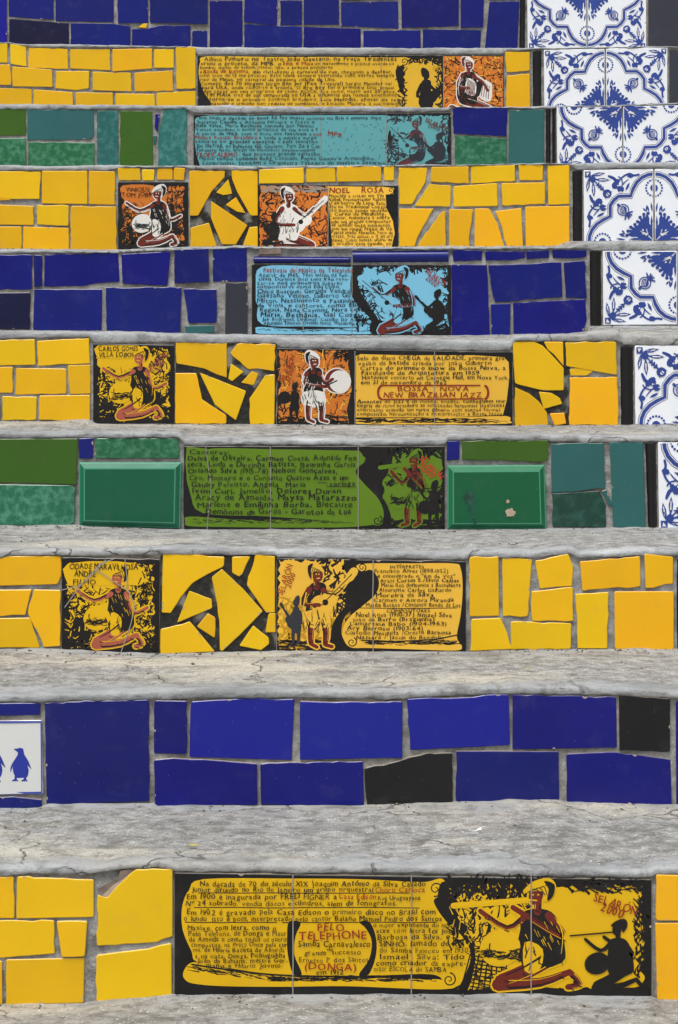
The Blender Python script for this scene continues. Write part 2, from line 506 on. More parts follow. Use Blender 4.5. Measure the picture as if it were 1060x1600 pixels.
def tile(n, mat, coords, name='tile', parent=None, proud=None, cut=.5, side='bisque', tilt=.009, chips=.6, rough=True):
    p = pts(coords)
    if n >= 7:                                # these run down behind the nosing of the step below
        p = [(x, y + 11 if y > lerp_line(BOT[n], x) - 4 else y) for x, y in p]
    o = rough_outline(p, n, cut) if rough else (p if area(p) > 0 else p[::-1])
    mm = .001 / pix(n)
    bev = inset(o, mm * .9)
    pr = rnd.uniform(.0002, .0026) if proud is None else proud
    ta, tb = rnd.uniform(-tilt, tilt), rnd.uniform(-tilt, tilt)
    cx = sum(q[0] for q in o) / len(o); cy = sum(q[1] for q in o) / len(o)
    def dep(q): return pr + (ta * (q[0] - cx) + tb * (q[1] - cy)) * pix(n)
    v = [P(n, q[0], q[1], dep(q)) for q in bev]
    v += [P(n, q[0], q[1], dep(q) - .0007) for q in o]
    v += [P(n, q[0], q[1], -.007) for q in o]
    k = len(o)
    f = [tuple(range(k - 1, -1, -1))]
    fm = [0]
    for i in range(k):
        j = (i + 1) % k
        f.append((i, j, k + j, k + i)); fm.append(0)
        f.append((k + i, k + j, 2 * k + j, 2 * k + i)); fm.append(1)
    # nicks where the glaze has come off along the edge
    if rnd.random() < chips:
        for _ in range(rnd.choice((1, 1, 2, 3))):
            i = rnd.randrange(k); a, b = Vector(bev[i]), Vector(bev[(i + 1) % k])
            if (b - a).length < mm * 3: continue
            t = rnd.uniform(.1, .9); c = a + (b - a) * t; d = (b - a).normalized(); nn = Vector((-d.y, d.x))
            r = mm * rnd.uniform(.7, 2.2); w = mm * rnd.uniform(1.2, 4)
            s = len(v); ring = [c - d * w - nn * mm * .5, c - d * w * .4 + nn * r * rnd.uniform(.5, 1), c + d * w * .3 + nn * r, c + d * w + nn * r * .2, c + d * w - nn * mm * .5]
            for q in ring: v.append(P(n, q.x, q.y, dep((q.x, q.y)) + .00012))
            f.append(tuple(range(s + 4, s - 1, -1))); fm.append(1)
    return link(name, v, f, [mat, side], fm, parent or STEP[n])

def tiles(n, mat, *lists, **k):
    for c in lists: tile(n, mat, c, **k)

def fill(n, xa, xb, mats, rows=2):
    """plain brick rows continuing the riser sideways"""
    w0 = .085 / pix(n)
    for r in range(rows):
        x = xa + (w0 * .5 if r % 2 else 0) * (1 if xb > xa else 0)
        first = True
        while x < xb - 8:
            w = min(w0 * rnd.uniform(.75, 1.2), xb - x)
            if xb - (x + w) < w0 * .3: w = xb - x
            x0 = xa if first and r % 2 else x
            first = False
            ta, tb = lerp_line(TOP[n], x0), lerp_line(TOP[n], x + w)
            ba, bb = lerp_line(BOT[n], x0), lerp_line(BOT[n], x + w)
            g = .002 / pix(n)
            y = lambda t, bt, q: t + (bt - t) * q
            q0, q1 = r / rows, (r + 1) / rows
            e0 = g if r else 1.5; e1 = g if r < rows - 1 else 1.5
            tile(n, rnd.choice(mats), [x0 + g, y(ta, ba, q0) + e0, x + w - g, y(tb, bb, q0) + e0, x + w - g, y(tb, bb, q1) - e1, x0 + g, y(ta, ba, q1) - e1])
            x += w

# ------------------------------------------------------------------ flat painting on tiles
GLY = {}
_tc = bpy.data.curves.new('glyph_source', 'FONT'); _tc.size = 1.0; _tc.resolution_u = 2; _tc.offset = .007
_to = bpy.data.objects.new('glyph_source', _tc); col.objects.link(_to)

def glyph(ch, weight=0):
    if (ch, weight) not in GLY:
        _tc.body = ch; _tc.offset = 0
        dg = bpy.context.evaluated_depsgraph_get()
        _to.update_tag(); dg.update()
        me = bpy.data.meshes.new_from_object(_to.evaluated_get(dg))
        vs_ = [(q.co.x, q.co.y) for q in me.vertices]
        ts = []
        me.calc_loop_triangles()
        for t in me.loop_triangles: ts.append(tuple(t.vertices))
        if vs_ and weight:                        # a fuller brush: the letter drawn twice, a little apart
            k = len(vs_); d = (0, .022, .040)[weight]
            vs_ = [(q[0], q[1]) for q in vs_] + [(q[0] + d, q[1] + d * .35) for q in vs_]
            ts += [tuple(i + k for i in t) for t in ts]
        if vs_:
            x0 = min(q[0] for q in vs_); x1 = max(q[0] for q in vs_)
            vs_ = [(q[0] - x0, q[1]) for q in vs_]
            GLY[ch, weight] = (vs_, ts, x1 - x0)
        else:
            GLY[ch, weight] = ([], [], .28)
        bpy.data.meshes.remove(me)
    return GLY[ch, weight]

CAPH = max(q[1] for q in glyph('H')[0])

PT = .000005                                 # thickness of one coat

class Art:
    """thin paint on a riser, drawn in measured pixel coordinates and clipped to the tile"""
    def __init__(s, n, clip, base=.00195):
        s.n = n; s.clip = clip; s.z = base; s.v = []; s.f = []; s.fm = []; s.mats = []; s.bias = 0
    def mi(s, m):
        if m not in s.mats: s.mats.append(m)
        return s.mats.index(m)
    def up(s, k=1): s.z += PT * k
    def tri(s, a, b, c, m, z):
        x0, y0, x1, y1 = s.clip
        poly = [a, b, c]
        if not all(x0 <= q[0] <= x1 and y0 <= q[1] <= y1 for q in poly):
            for ax, lim, sg in ((0, x0, 1), (0, x1, -1), (1, y0, 1), (1, y1, -1)):
                out = []
                for i in range(len(poly)):
                    p, q = poly[i - 1], poly[i]
                    dp, dq = (p[ax] - lim) * sg, (q[ax] - lim) * sg
                    if (dp >= 0) != (dq >= 0):
                        t = dp / (dp - dq); out.append((p[0] + (q[0] - p[0]) * t, p[1] + (q[1] - p[1]) * t))
                    if dq >= 0: out.append(q)
                poly = out
                if len(poly) < 3: return
        ar = area(poly)
        if abs(ar) < 1e-4: return
        if ar > 0: poly = poly[::-1]
        k = len(s.v)
        s.v += [P(s.n, q[0], q[1], z) for q in poly]
        s.f.append(tuple(range(k, k + len(poly)))); s.fm.append(m)
    def poly(s, p, mat, jit=0.0):
        if jit: p = [(x + rnd.uniform(-jit, jit), y + rnd.uniform(-jit, jit)) for x, y in p]
        m = s.mi(mat); s.up()
        for t in tessellate_polygon([[Vector((x, y, 0)) for x, y in p]]):
            s.tri(*[p[i] for i in t], m, s.z)
    def stroke(s, p, w0, mat, w1=None, cap=True, step=True):
        if w1 is None: w1 = w0
        m = s.mi(mat)
        if step: s.up()
        k = len(p)
        p = [Vector(q) for q in p]
        ls, rs = [], []
        for i in range(k):
            d = (p[min(i + 1, k - 1)] - p[max(i - 1, 0)])
            if d.length < 1e-9: d = Vector((1, 0))
            d.normalize(); nn = Vector((-d.y, d.x)); w = (w0 + (w1 - w0) * i / max(1, k - 1)) / 2
            ls.append(p[i] + nn * w); rs.append(p[i] - nn * w)
        for i in range(k - 1):
            s.tri(tuple(ls[i]), tuple(rs[i]), tuple(rs[i + 1]), m, s.z)
            s.tri(tuple(ls[i]), tuple(rs[i + 1]), tuple(ls[i + 1]), m, s.z)
        if cap:
            for c, w in ((p[0], w0), (p[-1], w1)):
                s.up(.25)
                for j in range(8):
                    a0, a1 = j * math.pi / 4, (j + 1) * math.pi / 4
                    s.tri((c.x, c.y), (c.x + math.cos(a0) * w / 2, c.y + math.sin(a0) * w / 2), (c.x + math.cos(a1) * w / 2, c.y + math.sin(a1) * w / 2), m, s.z)
    def smooth(s, p, k=5, closed=False):
        out = []; m = len(p)
        rg = range(m if closed else m - 1)
        g = lambda i: p[i % m] if closed else p[max(0, min(m - 1, i))]
        for i in rg:
            a, b, c, d = g(i - 1), g(i), g(i + 1), g(i + 2)
            for j in range(k):
                t = j / k
                out.append(tuple(.5 * ((2 * b[q]) + (-a[q] + c[q]) * t + (2 * a[q] - 5 * b[q] + 4 * c[q] - d[q]) * t * t + (-a[q] + 3 * b[q] - 3 * c[q] + d[q]) * t ** 3) for q in (0, 1)))
        if not closed: out.append(p[-1])
        return out
    def curve(s, p, w0, mat, w1=None): s.stroke(s.smooth(p), w0, mat, w1)
    def shape(s, p, mat, k=4): s.poly(s.smooth(p, k, True), mat)
    def ell(s, cx, cy, rx, ry, mat, rot=0.0, wob=0.0, k=22):
        c, sn = math.cos(rot), math.sin(rot); p = []
        for i in range(k):
            a = 2 * math.pi * i / k; r = 1 + rnd.uniform(-wob, wob)
            x, y = rx * r * math.cos(a), ry * r * math.sin(a)
            p.append((cx + x * c - y * sn, cy + x * sn + y * c))
        s.poly(p, mat)
    def ring(s, cx, cy, rx, ry, w, mat, a0=0, a1=360, k=28):
        s.stroke([(cx + rx * math.cos(R(a0 + (a1 - a0) * i / k)), cy + ry * math.sin(R(a0 + (a1 - a0) * i / k))) for i in range(k + 1)], w, mat, cap=False)
    def spiral(s, cx, cy, r, w, mat, turns=1.6, a0=0, sg=1):
        s.stroke([(cx + r * (1 - .85 * i / 30) * math.cos(R(a0) + sg * 2 * math.pi * turns * i / 30), cy + r * (1 - .85 * i / 30) * math.sin(R(a0) + sg * 2 * math.pi * turns * i / 30)) for i in range(31)], w, mat, w * .6)
    def dabs(s, box, k, mat, ln, w, ang=(0, 180), keep=None):
        """brush marks scattered through a box"""
        z0 = s.z; k = int(k * 1.7); w = w * .8
        for i in range(k):
            x, y = rnd.uniform(box[0], box[2]), rnd.uniform(box[1], box[3])
            if keep and not keep(x, y): continue
            a = R(rnd.uniform(*ang)); l_ = ln * rnd.uniform(.4, 1.2); ww = w * rnd.uniform(.5, 1.5)
            s.z = z0 + PT * (1 + i % 12)
            dx, dy = math.cos(a) * l_ / 2, math.sin(a) * l_ / 2; b = rnd.uniform(-.2, .2) * l_
            s.stroke([(x - dx, y - dy), (x - dy * b / max(l_, .1), y + dx * b / max(l_, .1)), (x + dx, y + dy)], ww * .5, mat, ww, cap=False, step=False)
        s.z = z0 + PT * 13
    def ragged(s, box, mat, amp, k=40):
        x0, y0, x1, y1 = box; p = []
        for i in range(k): p.append((x0 + (x1 - x0) * i / k, y0 + rnd.uniform(-amp, amp)))
        for i in range(k // 2): p.append((x1 + rnd.uniform(-amp, amp), y0 + (y1 - y0) * i / (k // 2)))
        for i in range(k): p.append((x1 - (x1 - x0) * i / k, y1 + rnd.uniform(-amp, amp)))
        for i in range(k // 2): p.append((x0 + rnd.uniform(-amp, amp), y1 - (y1 - y0) * i / (k // 2)))
        s.poly(p, mat)
    def text(s, x0, x1, y, h, body, mat='p_black', y1=None, slant=.04):
        """one hand-lettered line fitted between x0 and x1; y is the baseline (y1 its far end)"""
        if y1 is None: y1 = y + rnd.uniform(-.4, .4)
        h *= 1.1; sc_ = h / CAPH
        gl, wts, wt = [], [], rnd.choice((0, 1, 1, 2))
        for c in body:
            if c == ' ': wt = rnd.choice((0, 1, 1, 2))
            gl.append(glyph(c, wt)); wts.append(wt)
        gap = .085; ph, wa = rnd.uniform(0, 6.28), h * rnd.uniform(.02, .09)
        tot = sum(g[2] for g in gl) + gap * (len(gl) - 1)
        ln = math.hypot(x1 - x0, y1 - y)
        kx = ln / tot
        dx, dy = (x1 - x0) / ln, (y1 - y) / ln
        m = s.mi(mat); s.up(); t = 0
        z = s.z
        for i, (g, ch) in enumerate(zip(gl, body)):
            ro = rnd.gauss(0, .055); bl = rnd.gauss(0, h * .05) + wa * math.sin(ph + t * kx * .05); sy = sc_ * rnd.uniform(.88, 1.13); wx = rnd.uniform(.88, 1.06); sl = slant + rnd.gauss(0, .05)
            cr, sr = math.cos(ro), math.sin(ro)
            q = []
            for (gx, gy) in g[0]:
                lx, ly = (gx - g[2] / 2) * kx * wx, gy * sy
                lx, ly = lx * cr - ly * sr + sl * ly, lx * sr + ly * cr
                lx += (t + g[2] / 2) * kx; ly += bl
                q.append((x0 + lx * dx + ly * dy, y + lx * dy - ly * dx))
            zz = z + PT * (i % 2)
            for e, tr in enumerate(g[1]): s.tri(q[tr[0]], q[tr[1]], q[tr[2]], m, zz + (PT * 2 if wts[i] and e >= len(g[1]) // 2 else 0))
            t += g[2] + gap
        s.up()
    def done(s, name, parent):
        if not s.v: return None
        return link(name, s.v, s.f, s.mats, s.fm, parent)

# ---- generic musicians (own simple drawings that take the place of the painted figures)
def musician(a, box, pose, instr, skin, cloth, halo, pale, dark, flip=False, solid=None, hw=.016):
    bx, by, bw, bh = box
    T = lambda x, y: (bx + (1 - x if flip else x) * bw, by + y * bh)
    prim = []
    def S(p, w, c, w1=None): prim.append(('s', [T(*q) for q in p], w * bh, c, (w if w1 is None else w1) * bh))
    def G(p, c): prim.append(('p', [T(*q) for q in p], 0, c, 0))
    def E(x, y, rx, ry, c, rot=0): prim.append(('e', T(x, y), (rx * bh, ry * bh, -rot if flip else rot), c, 0))
    if pose == 'kneel':
        S([(.66, .70), (.50, .82), (.34, .90)], .15, skin, .12)
        S([(.32, .93), (.60, .91), (.80, .82)], .11, skin, .05)
        S([(.80, .82), (.87, .92), (.79, .95)], .055, skin, .05)
        G([(.48, .31), (.58, .27), (.68, .30), (.74, .42), (.77, .60), (.75, .74), (.52, .80), (.45, .62), (.47, .45)], cloth)
        G([(.50, .56), (.62, .62), (.60, .80), (.50, .81)], pale)
    elif pose == 'stand':
        S([(.50, .66), (.46, .80), (.47, .94)], .09, skin, .055); S([(.64, .66), (.66, .80), (.66, .93)], .09, skin, .055)
        S([(.47, .95), (.38, .97)], .04, skin); S([(.66, .94), (.58, .975)], .04, skin)
        G([(.46, .28), (.56, .24), (.68, .28), (.71, .45), (.72, .60), (.56, .62), (.44, .60), (.46, .45)], cloth)
        G([(.44, .57), (.72, .57), (.72, .74), (.43, .75)], pale)
    else:                                        # sitting with crossed legs
        S([(.66, .74), (.44, .80), (.24, .88)], .14, skin, .11); S([(.26, .92), (.52, .90), (.78, .88)], .10, skin, .06)
        S([(.78, .88), (.88, .84), (.92, .93)], .055, skin)
        G([(.46, .32), (.58, .27), (.70, .31), (.76, .46), (.78, .66), (.70, .80), (.46, .80), (.44, .60)], cloth)
    S([(.585, .30), (.59, .20)], .065, skin)
    E(.575, .155, .062, .085, skin, .25)
    G([(.50, .12), (.56, .05), (.66, .02), (.70, .08), (.68, .16), (.64, .20), (.62, .12)], pale)
    if instr == 'flute':
        E(.34, .61, .17, .145, pale, -.3)
        S([(.50, .34), (.38, .44), (.20, .29)], .06, skin, .04)
        S([(.02, .245), (.54, .195)], .020, pale)
        S([(.66, .33), (.76, .52), (.42, .26)], .07, skin, .045)
    elif instr == 'guitar':
        S([(.50, .34), (.34, .44), (.20, .33)], .06, skin, .04)
        E(.47, .57, .13, .115, pale, .4); E(.34, .50, .09, .085, pale, .4)
        S([(.36, .51), (.08, .24)], .04, pale); S([(.09, .25), (.03, .19)], .06, pale)
        E(.40, .535, .035, .035, dark)
        S([(.68, .34), (.78, .55), (.50, .58)], .075, skin, .045)
    elif instr == 'guitar_up':
        S([(.50, .33), (.34, .36), (.22, .26)], .06, skin, .04)
        E(.52, .50, .12, .11, pale, -.6); E(.42, .43, .085, .08, pale, -.6)
        S([(.42, .43), (.14, .18)], .04, pale); S([(.15, .19), (.09, .12)], .065, pale)
        E(.47, .47, .035, .035, dark)
        S([(.68, .32), (.76, .48), (.55, .50)], .07, skin, .045)
    elif instr == 'drum':
        E(.24, .42, .16, .16, skin); E(.20, .43, .14, .15, pale)
        S([(.50, .32), (.42, .44), (.30, .40)], .06, skin, .04)
        S([(.68, .32), (.70, .46), (.40, .50)], .065, skin, .045); S([(.42, .50), (.24, .42)], .018, dark)
    elif instr == 'accordion':
        G([(.20, .48), (.34, .42), (.40, .66), (.22, .74)], pale)
        G([(.34, .42), (.46, .46), (.48, .66), (.40, .66)], cloth)
        G([(.46, .46), (.60, .38), (.64, .60), (.48, .66)], pale)
        S([(.50, .34), (.34, .44), (.26, .58)], .06, skin, .04)
        S([(.68, .32), (.76, .50), (.58, .54)], .065, skin, .045)
    elif instr == 'song':
        E(.34, .62, .15, .13, pale, -.3)
        S([(.50, .34), (.30, .42), (.10, .30)], .06, skin, .035)
        S([(.68, .34), (.76, .56), (.93, .50)], .065, skin, .035)
    def draw(grow, over):
        for kind, p, w, c, w1 in prim:
            cc = over or c
            if kind == 's': a.stroke(a.smooth(p, 3), w + grow, cc, w1 + grow)
            elif kind == 'p':
                if grow: a.stroke(a.smooth(p + [p[0]], 3), grow, cc)
                a.shape(p, cc, 3)
            else: a.ell(p[0], p[1], w[0] + grow / 2, w[1] + grow / 2, cc, w[2])
    if solid:
        draw(0, solid); return
    draw(2 * hw * bh, halo)
    draw(0, None)
    # face, folds and shading strokes of the brush
    for ex in (.555, .59): a.ell(*T(ex, .15), .010 * bh, .007 * bh, halo)
    a.stroke([T(.545, .195), T(.58, .20)], .012 * bh, halo)
    for kind, p, w, c, w1 in prim:                # contour and hatching along the limbs
        if kind == 's' and c == skin and w > .05 * bh:
            q = a.smooth(p, 3); m_ = len(q)
            for sd, cc, ww in ((.30, dark, .020), (-.34, halo if halo != skin else dark, .008)):
                l2 = []
                for i in range(m_):
                    d = Vector(q[min(i + 1, m_ - 1)]) - Vector(q[max(0, i - 1)]); d.normalize()
                    wi = w + (w1 - w) * i / max(1, m_ - 1)
                    l2.append((q[i][0] - d.y * wi * sd, q[i][1] + d.x * wi * sd))
                a.stroke(l2[1:-1], ww * bh, cc, ww * .4 * bh)
            for i in range(1, m_ - 1, 2):
                a.stroke([(q[i][0] - .02 * bh, q[i][1] + .015 * bh), (q[i][0] + .015 * bh, q[i][1] + .03 * bh)], .010 * bh, dark)
    lt = halo if cloth in ('p_black', 'p_slate') else dark
    for i in range(16):                           # loose brush marks on the shirt
        fx, fy = rnd.uniform(.50, .72), rnd.uniform(.34, .60); ll = rnd.uniform(.02, .07)
        a.stroke([T(fx, fy), T(fx + ll * .4, fy + ll)], rnd.uniform(.004, .009) * bh, lt, .003 * bh)
    a.curve([T(.72, .36), T(.755, .50), T(.745, .66)], .014 * bh, lt, .004 * bh)
    a.shape([T(.63, .03), T(.70, .06), T(.69, .16), T(.65, .20), T(.66, .10)], dark, 3)
    for i in range(4): a.curve([T(.52 + .04 * i, .13 - .02 * i), T(.57 + .03 * i, .10 - .01 * i), T(.62 + .015 * i, .15)], .007 * bh, dark)
    x0, x1 = sorted((T(.44, 0)[0], T(.76, 0)[0]))
    a.dabs((x0, by + .58 * bh, x1, by + .76 * bh), 10, dark, .10 * bh, .012 * bh, (60, 120))
    x0, x1 = sorted((T(.22, 0)[0], T(.46, 0)[0]))
    if instr in ('flute', 'song'):
        a.dabs((x0, by + .62 * bh, x1, by + .71 * bh), 26, dark, .07 * bh, .012 * bh, (-25, 25))
        a.ring(*T(.34, .60), .10 * bh, .085 * bh, .010 * bh, dark, 20, 200)
    if instr == 'accordion':
        for i in range(7): a.stroke([T(.47 + i * .02, .46 - .01 * i), T(.50 + i * .02, .65 - .007 * i)], .010 * bh, skin)
        for i in range(4): a.stroke([T(.23 + i * .035, .50 - .015 * i), T(.25 + i * .04, .71 - .015 * i)], .010 * bh, skin)
    if instr.startswith('guitar'):
        a.stroke([T(.46, .56), T(.06, .22)] if instr == 'guitar' else [T(.52, .50), T(.12, .15)], .008 * bh, dark)

def sign(a, x0, y0, x1, y1, h, mat, second=None):
    a.text(x0, x1, y0, h, 'SELAR\u00d3N', mat, y1)
    if second: a.text(second[0], second[2], second[1], h, '2000', mat, second[3])

def scroll(a, L_, R_, T_, B_, mat, roll, curl=True, left_in=.05):
    """unrolled paper: sheet with slanted left side, rolled foot, curled right ends"""
    w, h = R_ - L_, B_ - T_
    li = w * left_in
    sheet = [(L_ + li, T_), (L_ + w * .5, T_ - h * .01), (R_ - h * .18, T_ + h * .015), (R_, T_ + h * .1), (R_ + (h * .02), B_ - roll * 1.4), (R_ - h * .1, B_ - roll * .9),
             (L_ + w * .5, B_ - roll * 1.0), (L_ + li * 1.1, B_ - roll * 1.28), (L_ + li * .35, B_ - h * .45), (L_ + li * .1, T_ + h * .3)]
    a.poly(a.smooth(sheet, 4, True), mat)
    foot = [(L_, B_ - roll * .5), (L_ + roll * .4, B_ - roll * .95), (L_ + w * .3, B_ - roll * .68), (L_ + w * .6, B_ - roll * .66), (R_ - roll * .3, B_ - roll * .8), (R_ + roll * .1, B_ - roll * .4),
            (R_ - roll * .3, B_), (L_ + w * .55, B_ + roll * .06), (L_ + w * .2, B_), (L_ + roll * .3, B_ - roll * .08)]
    a.poly(a.smooth(foot, 4, True), mat)
    a.dabs((L_ + roll * .4, B_ - roll * .72, R_ - roll * .4, B_ - roll * .34), int(w / 4), 'p_black', roll * .75, roll * .07, (-8, 12))

def mural(n, quad, joints, ink='ink'):
    """row of square black-glazed tiles set side by side; returns the panel that carries them"""
    q = pts(quad)                             # TL TR BR BL
    ext = 10 if n >= 7 else 0
    v = [P(n, x, y + (ext if i > 1 else 0), .0002) for i, (x, y) in enumerate(q)] + [P(n, x, y + (ext if i > 1 else 0), -.008) for i, (x, y) in enumerate(q)]
    f = [(3, 2, 1, 0), (0, 1, 5, 4), (1, 2, 6, 5), (2, 3, 7, 6), (3, 0, 4, 7)]
    pan = link('mural_panel', v, f, ['crack'], None, STEP[n])
    pan['label'] = {1: 'wide yellow and black mural with kneeling flute player', 3: 'amber mural with standing guitar player and name list', 4: 'olive mural with list of singers and flute player',
                    5: 'mural with drum player and red framed heading', 6: 'light blue mural with red heading and guitar player', 7: 'orange guitar picture beside small text scroll',
                    8: 'faded turquoise mural with grey figures', 9: 'dull yellow text mural ending in accordion picture'}[n]
    xs = [q[0][0]] + list(joints) + [q[1][0]]
    g = .0006 / pix(n)
    def yl(p0, p1, x): return p0[1] + (p1[1] - p0[1]) * (x - p0[0]) / (p1[0] - p0[0])
    for a_, b_ in zip(xs, xs[1:]):
        a2, b2 = a_ + (g if a_ != xs[0] else 0), b_ - (g if b_ != xs[-1] else 0)
        tile(n, ink, [a2, yl(q[0], q[1], a2), b2, yl(q[0], q[1], b2), b2, yl(q[3], q[2], b2), a2, yl(q[3], q[2], a2)],
             parent=pan, proud=.0018, tilt=0, cut=.2, chips=.5)
    return pan

def seams(a, joints, y0, y1):
    """grout line that shows through where two painted tiles meet"""
    w = .0015 / pix(a.n)
    for x in joints:
        a.stroke([(x + rnd.uniform(-.4, .4), y0 + (y1 - y0) * i / 8) for i in range(9)], w, 'p_grey', cap=False)

def shards(n, back, mat, *lists):
    bk = tile(n, 'soil_grout', back, name='dark_backing', proud=-.0008, side='soil_grout', chips=0, tilt=0)
    for c in lists: tile(n, mat, c, name='shard', proud=rnd.uniform(.0006, .0016), cut=.25, tilt=.006)

def strip(n, q, mat='black', axis='v', seg=6, rope=False):
    """half-round liner tile"""
    p = pts(q)
    ext = 10 if n >= 7 and axis == 'v' else 0
    v, f = [], []
    ns = 14 if not rope else 40
    for i in range(ns + 1):
        t = i / ns
        if axis == 'v':
            A = (p[0][0] + (p[3][0] - p[0][0]) * t, p[0][1] + (p[3][1] + ext - p[0][1]) * t); B = (p[1][0] + (p[2][0] - p[1][0]) * t, p[1][1] + (p[2][1] + ext - p[1][1]) * t)
        else:
            A = (p[3][0] + (p[2][0] - p[3][0]) * t, p[3][1] + (p[2][1] - p[3][1]) * t); B = (p[0][0] + (p[1][0] - p[0][0]) * t, p[0][1] + (p[1][1] - p[0][1]) * t)
        for k in range(seg + 1):
            s = k / seg; b = math.sin(math.pi * s)
            rr = .0055 * b * ((1 + .22 * math.cos(2 * math.pi * (i * .5 + s * .8))) if rope else 1)
            v.append(P(n, A[0] + (B[0] - A[0]) * s, A[1] + (B[1] - A[1]) * s, -.004 + .004 * min(1, 6 * s, 6 * (1 - s)) + rr))
    for i in range(ns):
        for k in range(seg):
            a = i * (seg + 1) + k
            f.append((a, a + seg + 1, a + seg + 2, a + 1))
    return link('edge_strip', v, f, [mat], None, STEP[n], smooth=True)

# ---- blue and white flower tiles
def flower(n, q, mu, mv):
    """quad TL TR BR BL in pixels; mu / mv mirror the quarter motif"""
    p = pts(q)
    t = tile(n, 'white', q, name='flower_tile', proud=.0012, tilt=.001, cut=.1, chips=.4)
    def Q(u, v):
        if mu: u = 1 - u
        if mv: v = 1 - v
        a = [p[0][i] + (p[1][i] - p[0][i]) * u for i in (0, 1)]; b = [p[3][i] + (p[2][i] - p[3][i]) * u for i in (0, 1)]
        return (a[0] + (b[0] - a[0]) * v, a[1] + (b[1] - a[1]) * v)
    xs = [c[0] for c in p]; ys = [c[1] for c in p]
    s = p[1][0] - p[0][0]
    g = .012 * s
    a = Art(n, (min(xs[0], xs[3]) + g, min(ys) + g, max(xs[1], xs[2]) - g, max(ys)), .0016)
    B = 'p_cobalt'
    band = [(1.02, .07), (.93, .078), (.84, .115), (.76, .185), (.705, .28), (.675, .372), (.50, .375), (.435, .425), (.38, .50)]
    half2 = [(.378, .655), (.28, .70), (.185, .76), (.115, .84), (.078, .93), (.07, 1.02)]
    full = band + half2
    Z = [Q(*c) for c in full]
    a.stroke(Z, .085 * s, B, cap=False)
    def off(d):
        out = []
        for i in range(len(Z)):
            e = Vector(Z[min(i + 1, len(Z) - 1)]) - Vector(Z[max(0, i - 1)]); e.normalize()
            out.append((Z[i][0] - e.y * d, Z[i][1] + e.x * d))
        return out
    for d in (-.029, .029): a.stroke(off(d * s), .011 * s, 'p_white', cap=False)
    for sw in (0, 1):
        X = (lambda u, v: Q(u, v)) if not sw else (lambda u, v: Q(v, u))
        def ST(l_, w, w1=None): a.stroke(a.smooth([X(*c) for c in l_], 4), w * s, B, None if w1 is None else w1 * s)
        def leaf(x0, y0, x1, y1, w, hollow=False):
            dx, dy = x1 - x0, y1 - y0; ln = math.hypot(dx, dy); nx, ny = -dy / ln * w, dx / ln * w
            c = [(x0, y0), (x0 + dx * .3 + nx * .8, y0 + dy * .3 + ny * .8), (x0 + dx * .6 + nx, y0 + dy * .6 + ny), (x1, y1), (x0 + dx * .6 - nx, y0 + dy * .6 - ny), (x0 + dx * .3 - nx * .8, y0 + dy * .3 - ny * .8)]
            a.poly([X(*k) for k in c], B)
            if hollow: a.stroke([X(x0 + dx * .3, y0 + dy * .3), X(x0 + dx * .75, y0 + dy * .75)], w * .7 * s, 'p_white', w * .5 * s)
        # rosette halves on the seams
        a.ell(*X(1.01, .265), .055 * s, .055 * s, B)
        for k in range(18):
            an = 2 * math.pi * k / 18
            a.ell(*X(1.01 + .115 * math.cos(an), .265 + .115 * math.sin(an)), .0155 * s, .0155 * s, B, k=8)
        # sprig and palmette lobes round the middle of the pattern
        for dx, dy in ((.0, -.0), (.045, .0), (.09, .03)): leaf(.985 - dx, .60 - dy * .3, .965 - dx * 1.3, .46 + dx * .9, .013)
        leaf(.90, .60, .905, .50, .012)
        for ex, ey in ((.905, .60), (.845, .615), (.79, .655), (.755, .715), (.765, .785)):
            leaf(.925, .83, ex, ey, .030); a.ell(*X(ex + .018, ey + .018), .025 * s, .025 * s, B, k=10)
        leaf(.995, .99, .925, .74, .045); leaf(.975, .86, .975, .64, .016)
        for ex, ey in ((.735, .83), (.80, .845)): leaf(.95, .93, ex, ey, .014)
        a.poly([X(.86, .80), X(.93, .90), X(.90, .93), X(.88, .86)], 'p_white')
        # spray in the corner: leaves
        leaf(.10, .08, .31, .045, .026, True); leaf(.16, .135, .38, .145, .026, True)
        ST([(.09, .10), (.2, .06)], .012); ST([(.1, .1), (.22, .14)], .012)
        # scrolling side flower
        ST([(.36, .09), (.43, .12), (.47, .17)], .03, .05); leaf(.35, .075, .45, .14, .02)
        a.ell(*X(.455, .215), .05 * s, .06 * s, B, .5, .1); a.ell(*X(.53, .275), .05 * s, .045 * s, B, .2, .1); a.ell(*X(.49, .16), .03 * s, .03 * s, B)
        ST([(.52, .14), (.58, .09), (.66, .06), (.72, .085), (.79, .075)], .022, .03); a.ell(*X(.665, .085), .045 * s, .032 * s, B, .3, .12)
        ST([(.56, .2), (.54, .13), (.5, .1)], .018); leaf(.60, .30, .66, .18, .018); ST([(.55, .22), (.60, .17), (.64, .14)], .02, .01)
        a.ell(*X(.49, .225), .012 * s, .012 * s, 'p_white', k=8); a.ell(*X(.53, .315), .02 * s, .010 * s, 'p_white', k=8)
    # on the diagonal: corner square, stem, tulip, pomegranate
    def D_(l_, w, w1=None): a.stroke([Q(*c) for c in l_], w * s, B, None if w1 is None else w1 * s)
    a.poly([Q(.02, .02), Q(.10, .02), Q(.10, .10), Q(.02, .10)], B); a.poly([Q(.035, .035), Q(.085, .035), Q(.05, .085)], 'p_white')
    a.ell(*Q(.13, .13), .045 * s, .045 * s, B); D_([(.1, .1), (.32, .32)], .018)
    for k in (.22, .25, .28): D_([(k, k), (k - .005, k - .04)], .018); D_([(k, k), (k - .04, k - .005)], .018)
    a.ell(*Q(.335, .335), .062 * s, .062 * s, B)
    for e in ((.40, .31), (.375, .375), (.31, .40)): D_([(.33, .33), e], .035, .012)
